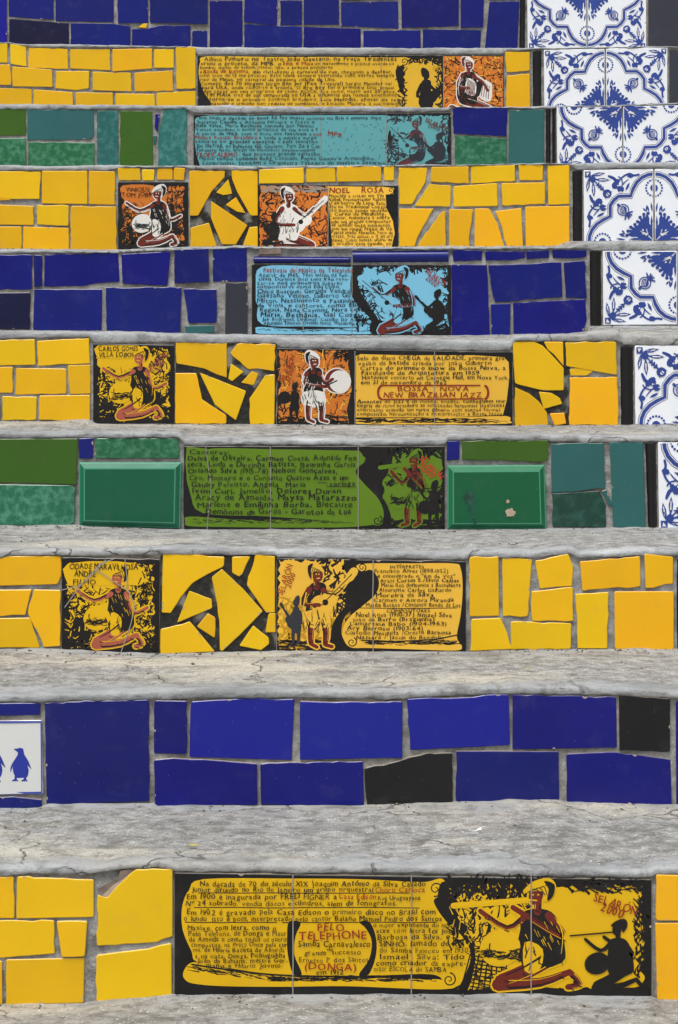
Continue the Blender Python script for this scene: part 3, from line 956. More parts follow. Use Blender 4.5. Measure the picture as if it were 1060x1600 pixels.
    D_([(.32, .335), (.365, .37)], .012); a.ell(*Q(.345, .345), .026 * s, .026 * s, 'p_white', k=10); D_([(.33, .33), (.37, .37)], .014)
    c = Q(.565, .565)
    D_([(.485, .485), (.52, .52)], .02); a.ring(*Q(.495, .495), .016 * s, .016 * s, .01 * s, B, k=12)
    a.ring(c[0], c[1], .078 * s, .078 * s, .015 * s, B); a.ell(c[0], c[1], .052 * s, .056 * s, B)
    for k in (-.03, -.01, .01, .03): a.stroke([Q(.535 + k, .565 - .04), Q(.555 + k, .565 + .04)], .006 * s, 'p_white', cap=False)
    for ex, ey in ((.70, .59), (.69, .64), (.645, .69), (.59, .70), (.665, .665)): D_([(.615, .615), (ex, ey)], .032, .018)
    a.done('blue_motif', t)

# ================================================================== step 1
tiles(1, 'yellow', [-62, 1369, 22, 1369, 23, 1435, -62, 1436], [27, 1369, 147, 1374, 147, 1433, 26, 1435],
      [-62, 1440, 85, 1438, 86, 1490, 0, 1497, -62, 1499], [89, 1439, 137, 1439, 133, 1494, 97, 1495],
      [10, 1499, 132, 1497, 131, 1567, 10, 1570], [-70, 1503, 4, 1501, 4, 1570, -70, 1570],
      [151, 1492, 215, 1484, 268, 1473, 269, 1557, 151, 1565])
big = tile(1, 'yellow', [153, 1398, 160, 1400, 168, 1402, 182, 1386, 196, 1373, 205, 1364, 213, 1358, 270, 1356, 270, 1463, 255, 1467, 246, 1472, 152, 1478], chips=0)
a = Art(1, (140, 1340, 280, 1420), .0006)
a.poly([(153, 1389), (168, 1380), (184, 1373), (188, 1361), (200, 1358), (214, 1359), (204, 1365), (195, 1374), (180, 1388), (168, 1403), (158, 1400)], 'old_bisque')
a.poly([(160, 1399), (176, 1384), (194, 1372), (205, 1363), (206, 1366), (196, 1376), (182, 1390), (169, 1405)], 'bisque')
a.done('broken_corner', big)
tiles(1, 'yellow_orange', [1025, 1366, 1088, 1368, 1088, 1438, 1025, 1438], [1024, 1442, 1088, 1442, 1088, 1563, 1027, 1562])
fill(1, -340, -66, ['yellow'], 3); fill(1, 1092, 1400, ['yellow'], 2)
J = (458, 643, 830)
pan = mural(1, [273, 1363, 1018, 1374, 1021, 1556, 271, 1554], J)
a = Art(1, (274, 1364, 1019, 1555))
Y = 'p_yellow'
a.poly(a.smooth([(318, 1373), (450, 1372), (560, 1373), (640, 1377), (668, 1377), (690, 1372), (700, 1386), (690, 1398), (678, 1406), (686, 1424), (702, 1444), (722, 1462), (734, 1484), (734, 1506), (727, 1526), (715, 1540),
                  (695, 1540), (688, 1526), (660, 1521), (560, 1524), (430, 1521), (360, 1512), (308, 1502), (300, 1486), (287, 1456), (284, 1430), (287, 1408), (296, 1390)], 4, True), Y)
a.poly(a.smooth([(287, 1518), (298, 1504), (320, 1505), (400, 1520), (520, 1526), (640, 1528), (690, 1530), (712, 1541), (690, 1545), (640, 1544), (540, 1540), (440, 1541), (350, 1540), (303, 1536), (289, 1529)], 4, True), Y)
a.dabs((298, 1508, 430, 1530), 95, 'p_black', 15, 1.9, (4, 16), keep=lambda x, y: 0 < y - (1509 + (x - 300) * .115) < 8)
a.curve([(300, 1506), (340, 1512), (430, 1522.5), (560, 1525), (680, 1524)], 2.6, 'p_black'); a.dabs((420, 1524, 680, 1532), 90, 'p_black', 22, 2, (-5, 6))
a.poly(a.smooth([(452, 1440), (470, 1441), (462, 1462), (460, 1490), (472, 1521), (458, 1520), (450, 1490), (449, 1460)], 4, True), 'p_black')
a.poly(a.smooth([(562, 1440), (578, 1440), (588, 1466), (587, 1495), (576, 1522), (561, 1522), (577, 1498), (581, 1470), (572, 1450)], 4, True), 'p_black')
a.spiral(681, 1388, 12, 2.2, 'p_black', 1.5, 100, -1); a.spiral(702, 1530, 11, 2.2, 'p_black', 1.5, -80, 1)
for (x0, x1, y) in ((311, 640, 1394.5), (304, 655, 1417.5), (290, 433, 1440.5), (442, 683, 1440.5)):
    a.stroke([(x0 + (x1 - x0) * i / 10, y + rnd.uniform(-.5, .5)) for i in range(11)], 1.3, 'p_black')
# picture half: yellow ground worked over with black brush
a.ragged((716, 1384, 1004, 1545), Y, 4, 60)
a.poly(a.smooth([(690, 1378), (712, 1380), (702, 1404), (716, 1434), (736, 1462), (743, 1500), (730, 1548), (716, 1546), (728, 1520), (736, 1490), (722, 1462), (690, 1426), (684, 1404)], 4, True), 'p_black')
a.dabs((702, 1378, 845, 1475), 190, 'p_black', 22, 3.6, (20, 160), keep=lambda x, y: y < 1425 or x < 770); a.dabs((702, 1380, 840, 1470), 60, Y, 16, 2, (20, 160)); a.dabs((735, 1440, 790, 1540), 60, 'p_black', 16, 2.4)
a.dabs((702, 1374, 850, 1400), 60, 'p_black', 24, 5, (30, 150))
for i in range(9): a.stroke([(735 + i * 7, 1490), (720 + i * 9, 1545)], 2, 'p_black'); a.stroke([(735, 1492 + i * 6), (790, 1500 + i * 6)], 1.8, 'p_black')
a.dabs((890, 1374, 1005, 1392), 60, 'p_black', 18, 4, (-30, 50)); a.dabs((992, 1390, 1012, 1520), 70, 'p_black', 16, 3.5, (40, 140))
a.poly([(720, 1546), (820, 1540), (900, 1545), (1016, 1540), (1016, 1556), (720, 1556)], 'p_black', 1)
musician(a, (704, 1370, 232, 180), 'kneel', 'flute', 'p_skin', 'p_black', Y, Y, 'p_black')
musician(a, (888, 1432, 132, 118), 'kneel', 'flute', None, None, None, None, None, solid='p_black')
seams(a, J, 1365, 1555)
a.done('painted_scene', pan)
t = Art(1, (274, 1364, 1019, 1555), a.z + .00005)
K_, Rd = 'p_black', 'p_red'
for x0, x1, y, h, s, m in (
    (313, 665, 1384, 7.5, 'Na d\u00e9cada de 70 do s\u00e9culo XIX Joaquim Ant\u00f4nio da Silva Callado', K_),
    (300, 583, 1392.5, 6.8, 'Junior difundo no Rio de Janeiro um grupo orquestral', K_), (586, 664, 1393, 7.5, 'Choro Carioca', Rd),
    (292, 527, 1404, 7.6, 'Em 1900 \u00e9 inagurada por FRED FIGNER a', K_), (529, 588, 1403.5, 7.6, 'Casa Edison', Rd), (591, 657, 1405, 6, 'Rua Uruguayana', K_),
    (290, 620, 1414, 7, 'N\u00ba 24 sobrado. vendia discos e cilindros, alem de fonografos.', K_),
    (292, 681, 1428, 7.8, 'Em 1902 \u00e9 gravado pela Casa Edison o primeiro disco no Brasil com', K_),
    (288, 690, 1438, 7, 'o lundu  Isto \u00e9 bom, interpretado pelo cantor Baiano Manuel Pedro dos Santos', K_),
    (293, 432, 1452, 7, 'Maxixe, com letra, como o', K_), (295, 454, 1461, 7, 'Pelo Telefone, de Donga e Mauro', K_), (296, 452, 1470, 6.6, 'de Almeida o como todos os outros', K_),
    (299, 449, 1478, 6, 'compostos, na Pra\u00e7a Once pela tur', K_), (302, 445, 1486, 6, 'ma, de Hilaria Batista de Almeida', K_), (305, 446, 1495.5, 6.4, 'a tia ciata, Donga, Pichinguihha', K_),
    (309, 450, 1503, 6.2, 'Jo\u00e3o da Bahiana, mestre Ger-', K_), (322, 442, 1510.5, 6.2, 'mano e Hilario Jovino.', K_),
    (496, 538, 1453, 10, 'PELO', Rd), (467, 573, 1466.5, 10.5, 'TELEPHONE', Rd), (466, 579, 1478, 8.4, 'Samba Carnavalesco', K_), (511, 521, 1485, 5.5, 'de', K_),
    (476, 510, 1491, 7, 'grande', K_), (519, 564, 1490, 7, 'successo', K_), (468, 576, 1502, 7, 'Ernesto 1\u00ba dos Santos', K_), (476, 557, 1514, 9.6, '(DONGA)', Rd), (494, 537, 1521.5, 6.6, 'em 1912', K_),
    (583, 706, 1447, 6.4, 'o maior exponente do ma-', K_), (587, 711, 1456.5, 6.6, 'xixe com letra foi Jos\u00e9', K_), (590, 703, 1466, 7, 'Barbosa da Silva, o', K_), (593, 725, 1477, 8, 'SINH\u00d4, lamado de Rei', K_),
    (593, 731, 1487, 6.8, 'do Samba Faleceu em 1930', K_), (594, 726, 1497.5, 7.4, 'Ismael  Silva: Tido', K_), (588, 728, 1507, 7, 'como criador da expre-', K_), (584, 698, 1516.5, 6.6, 'ss\u00e3o: ESCOLA do SAMBA', K_)):
    t.text(x0, x1, y, h, s, m)
t.done('lettering', pan)
t = Art(t.n, t.clip, t.z + PT); sign(t, 926, 1407, 994, 1428, 12, 'p_red', (937, 1420, 971, 1434)); t.done('signature', pan)

# ================================================================== step 2
tiles(2, 'navy', [-62, 1099, 64, 1098, 63, 1117, -62, 1120], [-62, 1246, 20, 1244, 66, 1249, 66, 1260, 10, 1264, -62, 1264],
      [242, 1094, 293, 1095, 292, 1178, 241, 1177], [801, 1085, 963, 1089, 964, 1168, 801, 1171], [1056, 1094, 1140, 1094, 1140, 1257, 1057, 1257],
      [241, 1187, 270, 1184, 330, 1187, 402, 1193, 403, 1257, 243, 1260], [407, 1193, 490, 1190, 567, 1189, 569, 1259, 408, 1257],
      [713, 1173, 873, 1174, 874, 1250, 713, 1253], [885, 1178, 950, 1175, 1000, 1180, 1048, 1187, 1050, 1258, 886, 1255])
tile(2, 'navy', [70, 1098, 150, 1095, 233, 1093, 234, 1252, 73, 1257])
tiles(2, 'blue', [299, 1096, 350, 1093, 400, 1090, 430, 1093, 460, 1092, 456, 1188, 296, 1183], [469, 1095, 520, 1097, 629, 1096, 629, 1184, 580, 1185, 469, 1187], [636, 1092, 795, 1085, 797, 1164, 641, 1172])
tiles(2, 'black', [967, 1085, 1047, 1091, 1047, 1174, 968, 1172], [570, 1200, 610, 1192, 668, 1176, 707, 1176, 708, 1253, 574, 1259])
pg = tile(2, 'grey_white', [-97, 1127, 66, 1125, 68, 1240, -97, 1243], name='penguin_tile', cut=0)
pg['label'] = 'white tile with blue rim and two painted blue penguins'
a = Art(2, (-96, 1126, 67, 1242), .0021)
for w_ in ([(-96, 1129), (65, 1127), (66, 1238), (-96, 1241)],): a.stroke(w_ + [w_[0]], 4.2, 'p_rim', cap=False)
def penguin(cx, by, s):
    T = lambda x, y: (cx + x * s, by - y * s)
    body = [(-.10, .98), (-.02, 1.0), (.07, .97), (.09, .88), (.12, .78), (.22, .62), (.30, .42), (.32, .36), (.22, .46), (.2, .48), (.24, .32), (.2, .14), (.12, .1), (.0, .1), (-.12, .1), (-.2, .2), (-.24, .36), (-.23, .44),
            (-.27, .36), (-.3, .26), (-.31, .38), (-.26, .52), (-.16, .68), (-.09, .8), (-.1, .88), (-.21, .965)]
    a.shape([T(*q) for q in body], 'p_penguin', 3)
    for fx in (-.15, .13):
        a.stroke([T(fx, .14), T(fx, .06)], .07 * s, 'p_penguin')
        for k in (-.09, -.02, .05): a.stroke([T(fx, .06), T(fx + k, .01)], .045 * s, 'p_penguin')
penguin(33, 1220, 52); penguin(-10, 1221, 60); penguin(-60, 1221, 52)
a.done('painted_penguins', pg)
fill(2, -340, -100, ['navy', 'navy', 'blue'], 2); fill(2, 1146, 1400, ['navy', 'black', 'blue'], 2)

# ================================================================== step 3
tiles(3, 'yellow', [-62, 869, 95, 869, 96, 900, 90, 913, -62, 917], [-62, 922, 50, 921, 40, 961, -62, 964], [-62, 967, 48, 965, 63, 1012, -62, 1014], [53, 921, 95, 922, 95, 1009, 69, 1011, 44, 958],
      [734, 870, 779, 869, 780, 962, 734, 963], [785, 872, 832, 873, 825, 963, 786, 963], [836, 876, 860, 871, 888, 865, 896, 886, 894, 916, 870, 917, 844, 920],
      [831, 924, 860, 921, 895, 917, 896, 970, 832, 970, 830, 945], [737, 967, 782, 965, 801, 1014, 735, 1017], [798, 971, 893, 974, 892, 1014, 799, 1015],
      [906, 877, 1000, 869, 1001, 916, 910, 923], [1007, 865, 1052, 870, 1052, 912, 1009, 919], [899, 928, 951, 925, 949, 1013, 903, 1013])
tile(3, 'yellow_orange', [960, 924, 1053, 924, 1053, 1015, 961, 1014])
shards(3, [251, 868, 432, 868, 432, 1019, 250, 1022], 'yellow',
       [255, 865, 300, 866, 351, 870, 350, 885, 325, 897, 301, 911, 283, 933, 267, 958, 253, 957], [296, 923, 331, 936, 332, 950, 277, 973], [325, 958, 337, 965, 336, 997, 308, 979],
       [251, 983, 297, 971, 336, 1018, 251, 1022], [347, 889, 380, 920, 411, 955, 375, 992, 348, 1017, 344, 1016, 343, 970, 340, 945, 331, 902],
       [363, 870, 392, 869, 379, 897, 374, 901, 363, 895], [399, 866, 430, 869, 430, 957, 416, 957, 386, 914], [420, 958, 431, 958, 431, 988, 415, 988], [396, 977, 420, 996, 421, 1006, 408, 1016, 374, 1009])
strip(3, [1057, 874, 1078, 874, 1079, 1014, 1058, 1014])
for k in (0, 1): flower(3, [1082 + 149 * k, 870, 1229 + 149 * k, 870, 1229 + 149 * k, 1016, 1082 + 149 * k, 1016], bool(k), False)
fill(3, -340, -66, ['yellow'], 3)

def picture_tile(n, q, ground, words, pose, instr, skin, cloth, halo, pale, sig=None, flip=False, shadow=None, box=None, wm='p_black', wh=8, frame=.07, patch=None, mark='p_red', shade_words=True):
    p = pts(q)
    t_ = tile(n, 'ink', q, name='picture_tile', proud=.0018, tilt=0, cut=.15, chips=.3)
    x0, y0, x1, y1 = min(p[0][0], p[3][0]), min(p[0][1], p[1][1]), max(p[1][0], p[2][0]), max(p[2][1], p[3][1])
    w, h = x1 - x0, y1 - y0
    g = .6
    a = Art(n, (max(p[0][0], p[3][0]) + g, max(p[0][1], p[1][1]) + g, min(p[1][0], p[2][0]) - g, y1 - g))
    a.ragged((x0 + w * frame, y0 + h * frame, x1 - w * frame, y1 - h * frame), ground, w * .025, 44)
    ln = w * .11
    a.dabs((x0, y0 + h * .3, x0 + w * .3, y1), 130, 'p_black', ln * .8, w * .02)
    a.dabs((x0 + w * .7, y0, x1, y0 + h), 150, 'p_black', ln * .8, w * .018)
    a.dabs((x0 + w * .3, y0 + h * .3, x0 + w * .75, y1), 90, 'p_black', ln * .7, w * .016); a.ell(x0 + w * .2, y0 + h * .8, w * .2, h * .16, 'p_black', 0, .25); a.dabs((x0 + w * .05, y0 + h * .6, x0 + w * .4, y0 + h * .95), 30, ground, ln * .5, w * .014)
    a.dabs((x0, y1 - h * .14, x1, y1), 50, 'p_black', ln * 1.4, w * .03, (-15, 15))
    if words:
        bx0, by0, bx1, by1 = patch
        a.poly(a.smooth([(bx0, by0), (bx1, by0), (bx1 + 2, by1 - 2), (bx1 - 4, by1), (bx0 + 3, by1), (bx0 - 1, by1 - 3)], 3, True), ground)
    if shadow: musician(a, shadow, 'sit' if pose != 'stand' else 'stand', 'guitar', None, None, None, None, None, solid='p_black', flip=not flip)
    musician(a, box or (x0 + w * .06, y0 + h * .06, w * .88, h * .9), pose, instr, skin, cloth, halo, pale, 'p_black', flip=flip)
    a.done('painted_scene', t_)
    l_ = Art(n, (x0, y0, x1, y1), a.z + .00005)
    for (wx0, wx1, wy, s) in words: l_.text(wx0, wx1, wy, wh, s, wm)
    l_.done('lettering', t_)
    if sig:
        l_ = Art(n, (x0, y0, x1, y1), l_.z + PT)
        sign(l_, *sig[:4], sig[4], mark, sig[5] if len(sig) > 5 else None)
        l_.done('signature', t_)
    return t_

pt = picture_tile(3, [97, 871, 250, 874, 249, 1019, 97, 1018], Y, [(109, 216, 889, 'CIDADE MARAVILHOSA'), (116, 150, 901, 'ANDR\u00c9'), (115, 151, 913, 'FILHO')], 'kneel', 'song', 'p_rose', 'p_black', Y, Y,
             (221, 943, 236, 912, 7, (228, 943, 240, 921)), patch=(107, 880, 214, 914), wh=8, mark='p_black', box=(108, 882, 132, 134))
a = Art(3, (97, 871, 250, 1019), .0045)
for l_ in ([(98, 921), (125, 914), (150, 893), (166, 874)], [(102, 948), (128, 912), (158, 880), (180, 872)], [(150, 888), (178, 908), (198, 920)], [(196, 872), (199, 900), (200, 920), (212, 945), (205, 975), (190, 1018)]):
    a.stroke(l_, 1.5, 'p_grey')
a.done('crack_lines', pt)
pan = mural(3, [433, 872, 728, 877, 727, 1019, 433, 1018], (583,))
a = Art(3, (434, 873, 727, 1018))
A_ = 'p_amber'
a.ragged((436, 876, 540, 1012), A_, 3, 40)
a.dabs((500, 874, 575, 960), 90, 'p_black', 18, 4, (20, 160)); a.dabs((436, 935, 480, 1012), 70, 'p_gold', 18, 4); a.dabs((490, 960, 545, 1010), 50, 'p_gold', 22, 4); a.dabs((440, 1000, 545, 1018), 30, 'p_black', 24, 4, (-10, 10))
a.poly(a.smooth([(545, 880), (578, 882), (590, 905), (586, 926), (566, 944), (540, 962), (534, 990), (544, 1014), (520, 1016), (520, 975), (545, 940), (558, 915)], 4, True), 'p_black')
a.poly(a.smooth([(562, 881), (640, 880), (708, 880), (720, 888), (723, 920), (720, 960), (714, 992), (718, 1004), (722, 1010), (712, 1016), (640, 1014), (575, 1012), (548, 1011), (537, 998), (536, 982), (546, 964), (566, 947), (588, 927), (592, 906), (580, 890), (566, 893)], 4, True), A_)
a.dabs((572, 1001, 712, 1007), 60, 'p_black', 18, 1.6, (-6, 6)); a.stroke([(565, 1000), (620, 1002), (680, 999), (714, 992)], 2, 'p_black')
a.spiral(566, 886, 7, 1.8, 'p_black', 1.4, 90, -1); a.spiral(550, 1003, 8, 1.8, 'p_black', 1.4, -60, 1)
a.stroke([(560, 949.5), (640, 950.5), (714, 949.5)], 1.2, 'p_black')
musician(a, (438, 928, 44, 80), 'stand', 'guitar', None, None, None, None, None, solid='p_slate')
musician(a, (446, 876, 118, 138), 'stand', 'guitar_up', 'p_skin', 'p_black', A_, A_, 'p_black', flip=True)
seams(a, (583,), 874, 1018)
a.done('painted_scene', pan)
t = Art(3, (434, 873, 727, 1018), a.z + .00005)
for x0, x1, y, h, s in ((610, 663, 887.5, 4.6, 'INTERPRETES'), (585, 700, 894.5, 5.6, 'Francisco Alves (1898-1952)'), (590, 711, 902, 5, '\u00e9 considerado o "Rei da Voz"'), (594, 717, 909, 5.4, 'Araci Cortes E./Silvio Caldas'),
    (596, 720, 916.5, 5.2, 'Mario Reis (Influencia a BossaNova'), (592, 705, 924, 5.4, 'Almirante Carlos Galhardo'), (588, 678, 932, 6, 'Moreira da Silva'), (584, 709, 940, 5.4, 'Carmen e Aurora Miranda'), (572, 720, 947.5, 5.4, 'Marilia Batista /Conjunto Bando da Lua'),
    (604, 672, 956.5, 4.8, 'COMPOSITORES'), (556, 706, 963, 6, 'Noel Rosa (1910-37) Ismael Silva'), (551, 679, 970, 5.2, 'Jo\u00e3o de Barro (Braguinha)'), (547, 698, 977, 5.2, 'Lamartine Babo (1904-1963)'), (542, 661, 984, 5.6, 'Ary Barroso (1903-64)'),
    (540, 705, 991, 5.6, 'Custodio Mesquita /Oreste Barbosa'), (557, 693, 998, 5.2, 'Nassara / Jacob do Bandolin')): t.text(x0, x1, y, h, s, 'p_black')
t.done('lettering', pan)
t = Art(t.n, t.clip, t.z + PT); sign(t, 442, 930, 459, 883, 8, 'p_red', (454, 919, 463, 897)); t.done('signature', pan)

# ================================================================== step 4
tiles(4, 'olive', [-62, 686, 122, 685, 120, 757, -62, 752], [722, 689, 857, 688, 857, 719, 845, 722, 722, 718])
tiles(4, 'moss_green', [-62, 756, 112, 758, 118, 763, 117, 815, 108, 821, -62, 820], [149, 685, 279, 685, 281, 716, 149, 716])
tiles(4, 'navy', [123, 685, 146, 684, 146, 716, 124, 716], [699, 689, 718, 689, 718, 718, 698, 720])
tiles(4, 'teal', [861, 693, 943, 692, 946, 763, 862, 770], [940, 767, 948, 765, 957, 789, 951, 791], [952, 691, 1005, 691, 1009, 824, 958, 824])
tile(4, 'dark_green', [863, 771, 937, 767, 947, 790, 947, 824, 864, 823])
def relief(n, q):
    p = pts(q); w = .009 / pix(n)
    i1 = inset(p if area(p) > 0 else p[::-1], w * .25); i2 = inset(p if area(p) > 0 else p[::-1], w); o = p if area(p) > 0 else p[::-1]
    v = [P(n, *c, -.006) for c in o] + [P(n, *c, .003) for c in o] + [P(n, *c, .0042) for c in i1] + [P(n, *c, .011) for c in i2]
    i3 = inset(o, w * 1.25); v += [P(n, *c, .0115) for c in i3]
    f, fm = [], []
    for r in range(4):
        for i in range(4):
            j = (i + 1) % 4
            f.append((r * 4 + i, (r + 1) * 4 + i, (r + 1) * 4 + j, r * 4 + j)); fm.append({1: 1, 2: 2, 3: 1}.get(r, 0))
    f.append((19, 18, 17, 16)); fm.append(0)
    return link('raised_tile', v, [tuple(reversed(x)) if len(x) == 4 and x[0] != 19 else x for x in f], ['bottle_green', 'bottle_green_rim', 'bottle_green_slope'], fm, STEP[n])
relief(4, [124, 722, 284, 722, 282, 825, 124, 821])
rt = relief(4, [699, 727, 851, 726, 854, 826, 699, 826])
a = Art(4, (700, 727, 850, 825), .0125)
a.ell(797, 800, 7.5, 6.5, 'bisque', 0, .22); a.ell(793, 782, 2.6, 3, 'bisque', 0, .2)
a.done('glaze_chip', rt)
a = Art(4, (700, 727, 850, 825), .0125)
a.ell(733, 776, 8, 9, 'dark_green', .3, .3); a.ell(736, 792, 3.5, 9, 'dark_green', 0, .3); a.ell(741, 812, 2.5, 8, 'dark_green', -.3, .3)
a.done('glaze_stain', rt)
strip(4, [1008, 694, 1026, 692, 1028, 822, 1013, 823])
for k in (0, 1): flower(4, [1028 + 137 * k, 691, 1164 + 137 * k, 691, 1164 + 137 * k, 827, 1030 + 137 * k, 827], bool(k), True)
fill(4, -340, -66, ['moss_green', 'teal', 'olive'], 2)
J = (423, 560)
pan = mural(4, [288, 697, 695, 697, 695, 828, 286, 828], J)
O = 'p_olive'
a = Art(4, (288, 698, 694, 827))
scroll(a, 290, 560, 703, 823, O, 17, left_in=.09)
a.poly(a.smooth([(286 + 6, 700), (330, 702), (560, 704), (575, 715), (562, 740), (590, 775), (604, 795), (600, 815), (560, 822), (540, 815), (340, 800), (300, 780)], 3, True), O)
a.ragged((600, 702, 690, 822), O, 3, 40)
a.poly(a.smooth([(562, 700), (612, 702), (606, 740), (590, 762), (606, 790), (612, 820), (590, 826), (600, 806), (592, 780), (566, 752), (556, 735), (572, 718)], 4, True), 'p_black')
a.spiral(572, 710, 9, 2, 'p_black', 1.4, 100, -1); a.ell(590, 813, 9, 8, O); a.spiral(590, 813, 8, 2, 'p_black', 1.4, -60, 1)
a.dabs((600, 698, 694, 712), 80, 'p_black', 16, 3, (20, 160)); a.dabs((560, 698, 625, 760), 60, 'p_black', 18, 3, (20, 150), keep=lambda x, y: x > 585 or y < 704)
a.dabs((600, 812, 694, 826), 50, 'p_black', 20, 3, (-15, 15)); a.dabs((680, 760, 694, 822), 30, 'p_black', 12, 3)
musician(a, (592, 700, 96, 124), 'stand', 'flute', 'p_skin', 'p_black', O, O, 'p_black')
musician(a, (646, 748, 56, 72), 'stand', 'flute', None, None, None, None, None, solid='p_black')
seams(a, J, 698, 827)
a.stroke([(322, 698), (326, 730), (331, 760), (327, 790), (324, 826)], 1.1, 'p_grey')
a.done('painted_scene', pan)
t = Art(4, (288, 698, 694, 827), a.z + .00005)
for x0, x1, y, h, s in ((297, 358, 709.5, 6.4, 'Cantores:'), (294, 557, 719, 7, 'Dalva de Oliveira, Carmen Costa, Adenilde Fon'), (293, 556, 729, 7, 'seca, Linda e Dircinha Batista, Isaurinha Garcia'), (294, 527, 739, 7, 'Orlando Silva (1915-78) Nelson Gon\u00e7alves,'),
    (296, 545, 750, 7, 'Ciro, Monteiro e o Conjunto Quatro Azes e um'), (515, 555, 758.5, 6, 'coringa'), (299, 478, 760, 7, 'Gauby Peixoto, Angela  Maria'), (301, 533, 770.5, 7.4, 'Ivon Curi, Jamel\u00e3o, Dolores Duran'),
    (305, 557, 781, 8, 'Aracy de Almeida, Maysa Matarazzo'), (309, 551, 792, 8, 'Marlene e Emilinha Borba, Blecaute'), (322, 549, 803, 7.6, 'Dem\u00f4nios da Garoa - Garotos da Lua')): t.text(x0, x1, y, h, s, 'p_black')
t.stroke([(497, 754), (511, 754), (511, 760), (556, 760)], .9, 'p_black')
t.done('lettering', pan)
t = Art(t.n, t.clip, t.z + PT); sign(t, 654, 717, 687, 750, 9, 'p_scarlet', (653, 728, 674, 748)); t.done('signature', pan)

# ================================================================== step 5
tiles(5, 'yellow', [-62, 532, 55, 530, 56, 570, -62, 572], [58, 533, 100, 530, 140, 528, 141, 568, 100, 569, 60, 572], [-62, 574, 21, 573, 20, 614, -62, 616], [25, 575, 104, 576, 104, 615, 24, 617],
      [106, 571, 142, 570, 142, 615, 110, 616, 108, 600], [-62, 620, 0, 619, 0, 657, -62, 657], [4, 619, 58, 620, 57, 656, 4, 657], [62, 618, 141, 617, 141, 658, 61, 656],
      [883, 535, 963, 534, 964, 586, 930, 580, 885, 572])
tile(5, 'yellow_orange', [890, 590, 965, 589, 966, 664, 890, 664])
shards(5, [275, 537, 432, 538, 432, 664, 274, 664], 'yellow',
       [275, 535, 354.7, 536, 354.7, 590, 339, 585, 320, 576, 294, 571, 276, 568], [371, 537, 431, 538, 429, 580, 411, 577, 388, 577, 360, 552], [361, 568, 381, 581, 363, 596, 357, 592], [394, 580, 404, 584, 397, 602, 377, 598],
       [274, 583, 307, 583, 316, 624, 354, 649, 354, 662, 274, 662], [312, 582, 385, 611, 369, 657, 336, 632], [415, 586, 430, 585, 429, 663, 391, 663, 390, 623])
shards(5, [802, 534, 890, 534, 890, 665, 803, 665], 'yellow', [801, 534, 836, 534, 848, 540, 860, 552, 881, 575, 881, 610, 850, 610, 805, 599], [850, 534, 880, 534, 881, 572, 866, 554, 856, 546],
       [805, 605, 827, 615, 843, 628, 855, 645, 857, 664, 805, 666], [842, 612, 862, 614, 875, 622, 879, 631, 850, 639], [890, 577, 910, 574, 927, 580, 917, 587, 892, 587])
tile(5, 'yellow_orange', [859, 646, 882, 645, 885, 662, 867, 665], name='shard')
strip(5, [969, 542, 990, 542, 991, 664, 970, 664])
for k in (0, 1): flower(5, [992 + 124 * k, 540, 1115 + 124 * k, 540, 1115 + 124 * k, 663, 993 + 124 * k, 663], bool(k), False)
fill(5, -340, -66, ['yellow'], 3)
picture_tile(5, [146, 537, 273, 539, 273, 663, 146, 662], Y, [(155, 216, 548.5, 'CARLOS GOMES'), (155, 210, 558, 'VILLA LOBOS')], 'kneel', 'song', 'p_rose', 'p_black', Y, Y,
             (235, 582, 263, 554, 7, (246, 582, 258, 568)), patch=(153, 540, 217, 560), wh=6.6, mark='p_rose', shadow=(226, 600, 46, 46), box=(150, 540, 118, 118))
J = (555, 679)
pan = mural(5, [433, 544, 801, 550, 800, 665, 433, 665], J)
a = Art(5, (434, 546, 800, 664))
a.poly([(556, 553), (630, 555), (740, 555), (788, 558), (795, 566), (796, 590), (792, 625), (786, 648), (700, 652), (556, 652)], 'p_amber')
a.poly(a.smooth([(556, 655), (640, 653), (740, 651), (792, 650), (797, 657), (790, 662), (680, 663), (556, 662)], 3, True), 'p_amber')
a.dabs((560, 654, 785, 660), 60, 'p_black', 24, 1.7, (-5, 5))
a.ragged((437, 549, 548, 658), 'p_orange', 3, 40); a.dabs((436, 548, 552, 662), 110, 'p_black', 14, 2.2); a.dabs((436, 548, 552, 662), 60, 'p_amber', 12, 1.6); a.dabs((525, 546, 556, 560), 30, 'p_black', 14, 3); a.dabs((436, 650, 550, 664), 40, 'p_black', 18, 3, (-10, 10))
a.poly([(546, 546), (556, 546), (556, 664), (546, 664), (542, 640), (552, 600), (544, 570)], 'p_black')
musician(a, (434, 595, 46, 62), 'stand', 'drum', None, None, None, None, None, solid='p_black')
musician(a, (446, 546, 106, 116), 'stand', 'drum', 'p_skin', 'p_black', 'p_white', 'p_white', 'p_black', flip=True)
a.stroke([(597, 602), (750, 602)], 2, 'p_red'); a.stroke([(597, 624), (755, 623)], 2, 'p_red')
for x, q in ((597, 1), (757, -1)): a.ring(x, 613, 6, 10.5, 3.4, 'p_red', 90 if q > 0 else -90, 270 if q > 0 else 90, 12)
seams(a, J, 548, 664)
a.done('painted_scene', pan)
t = Art(5, (434, 546, 800, 664), a.z + .00005)
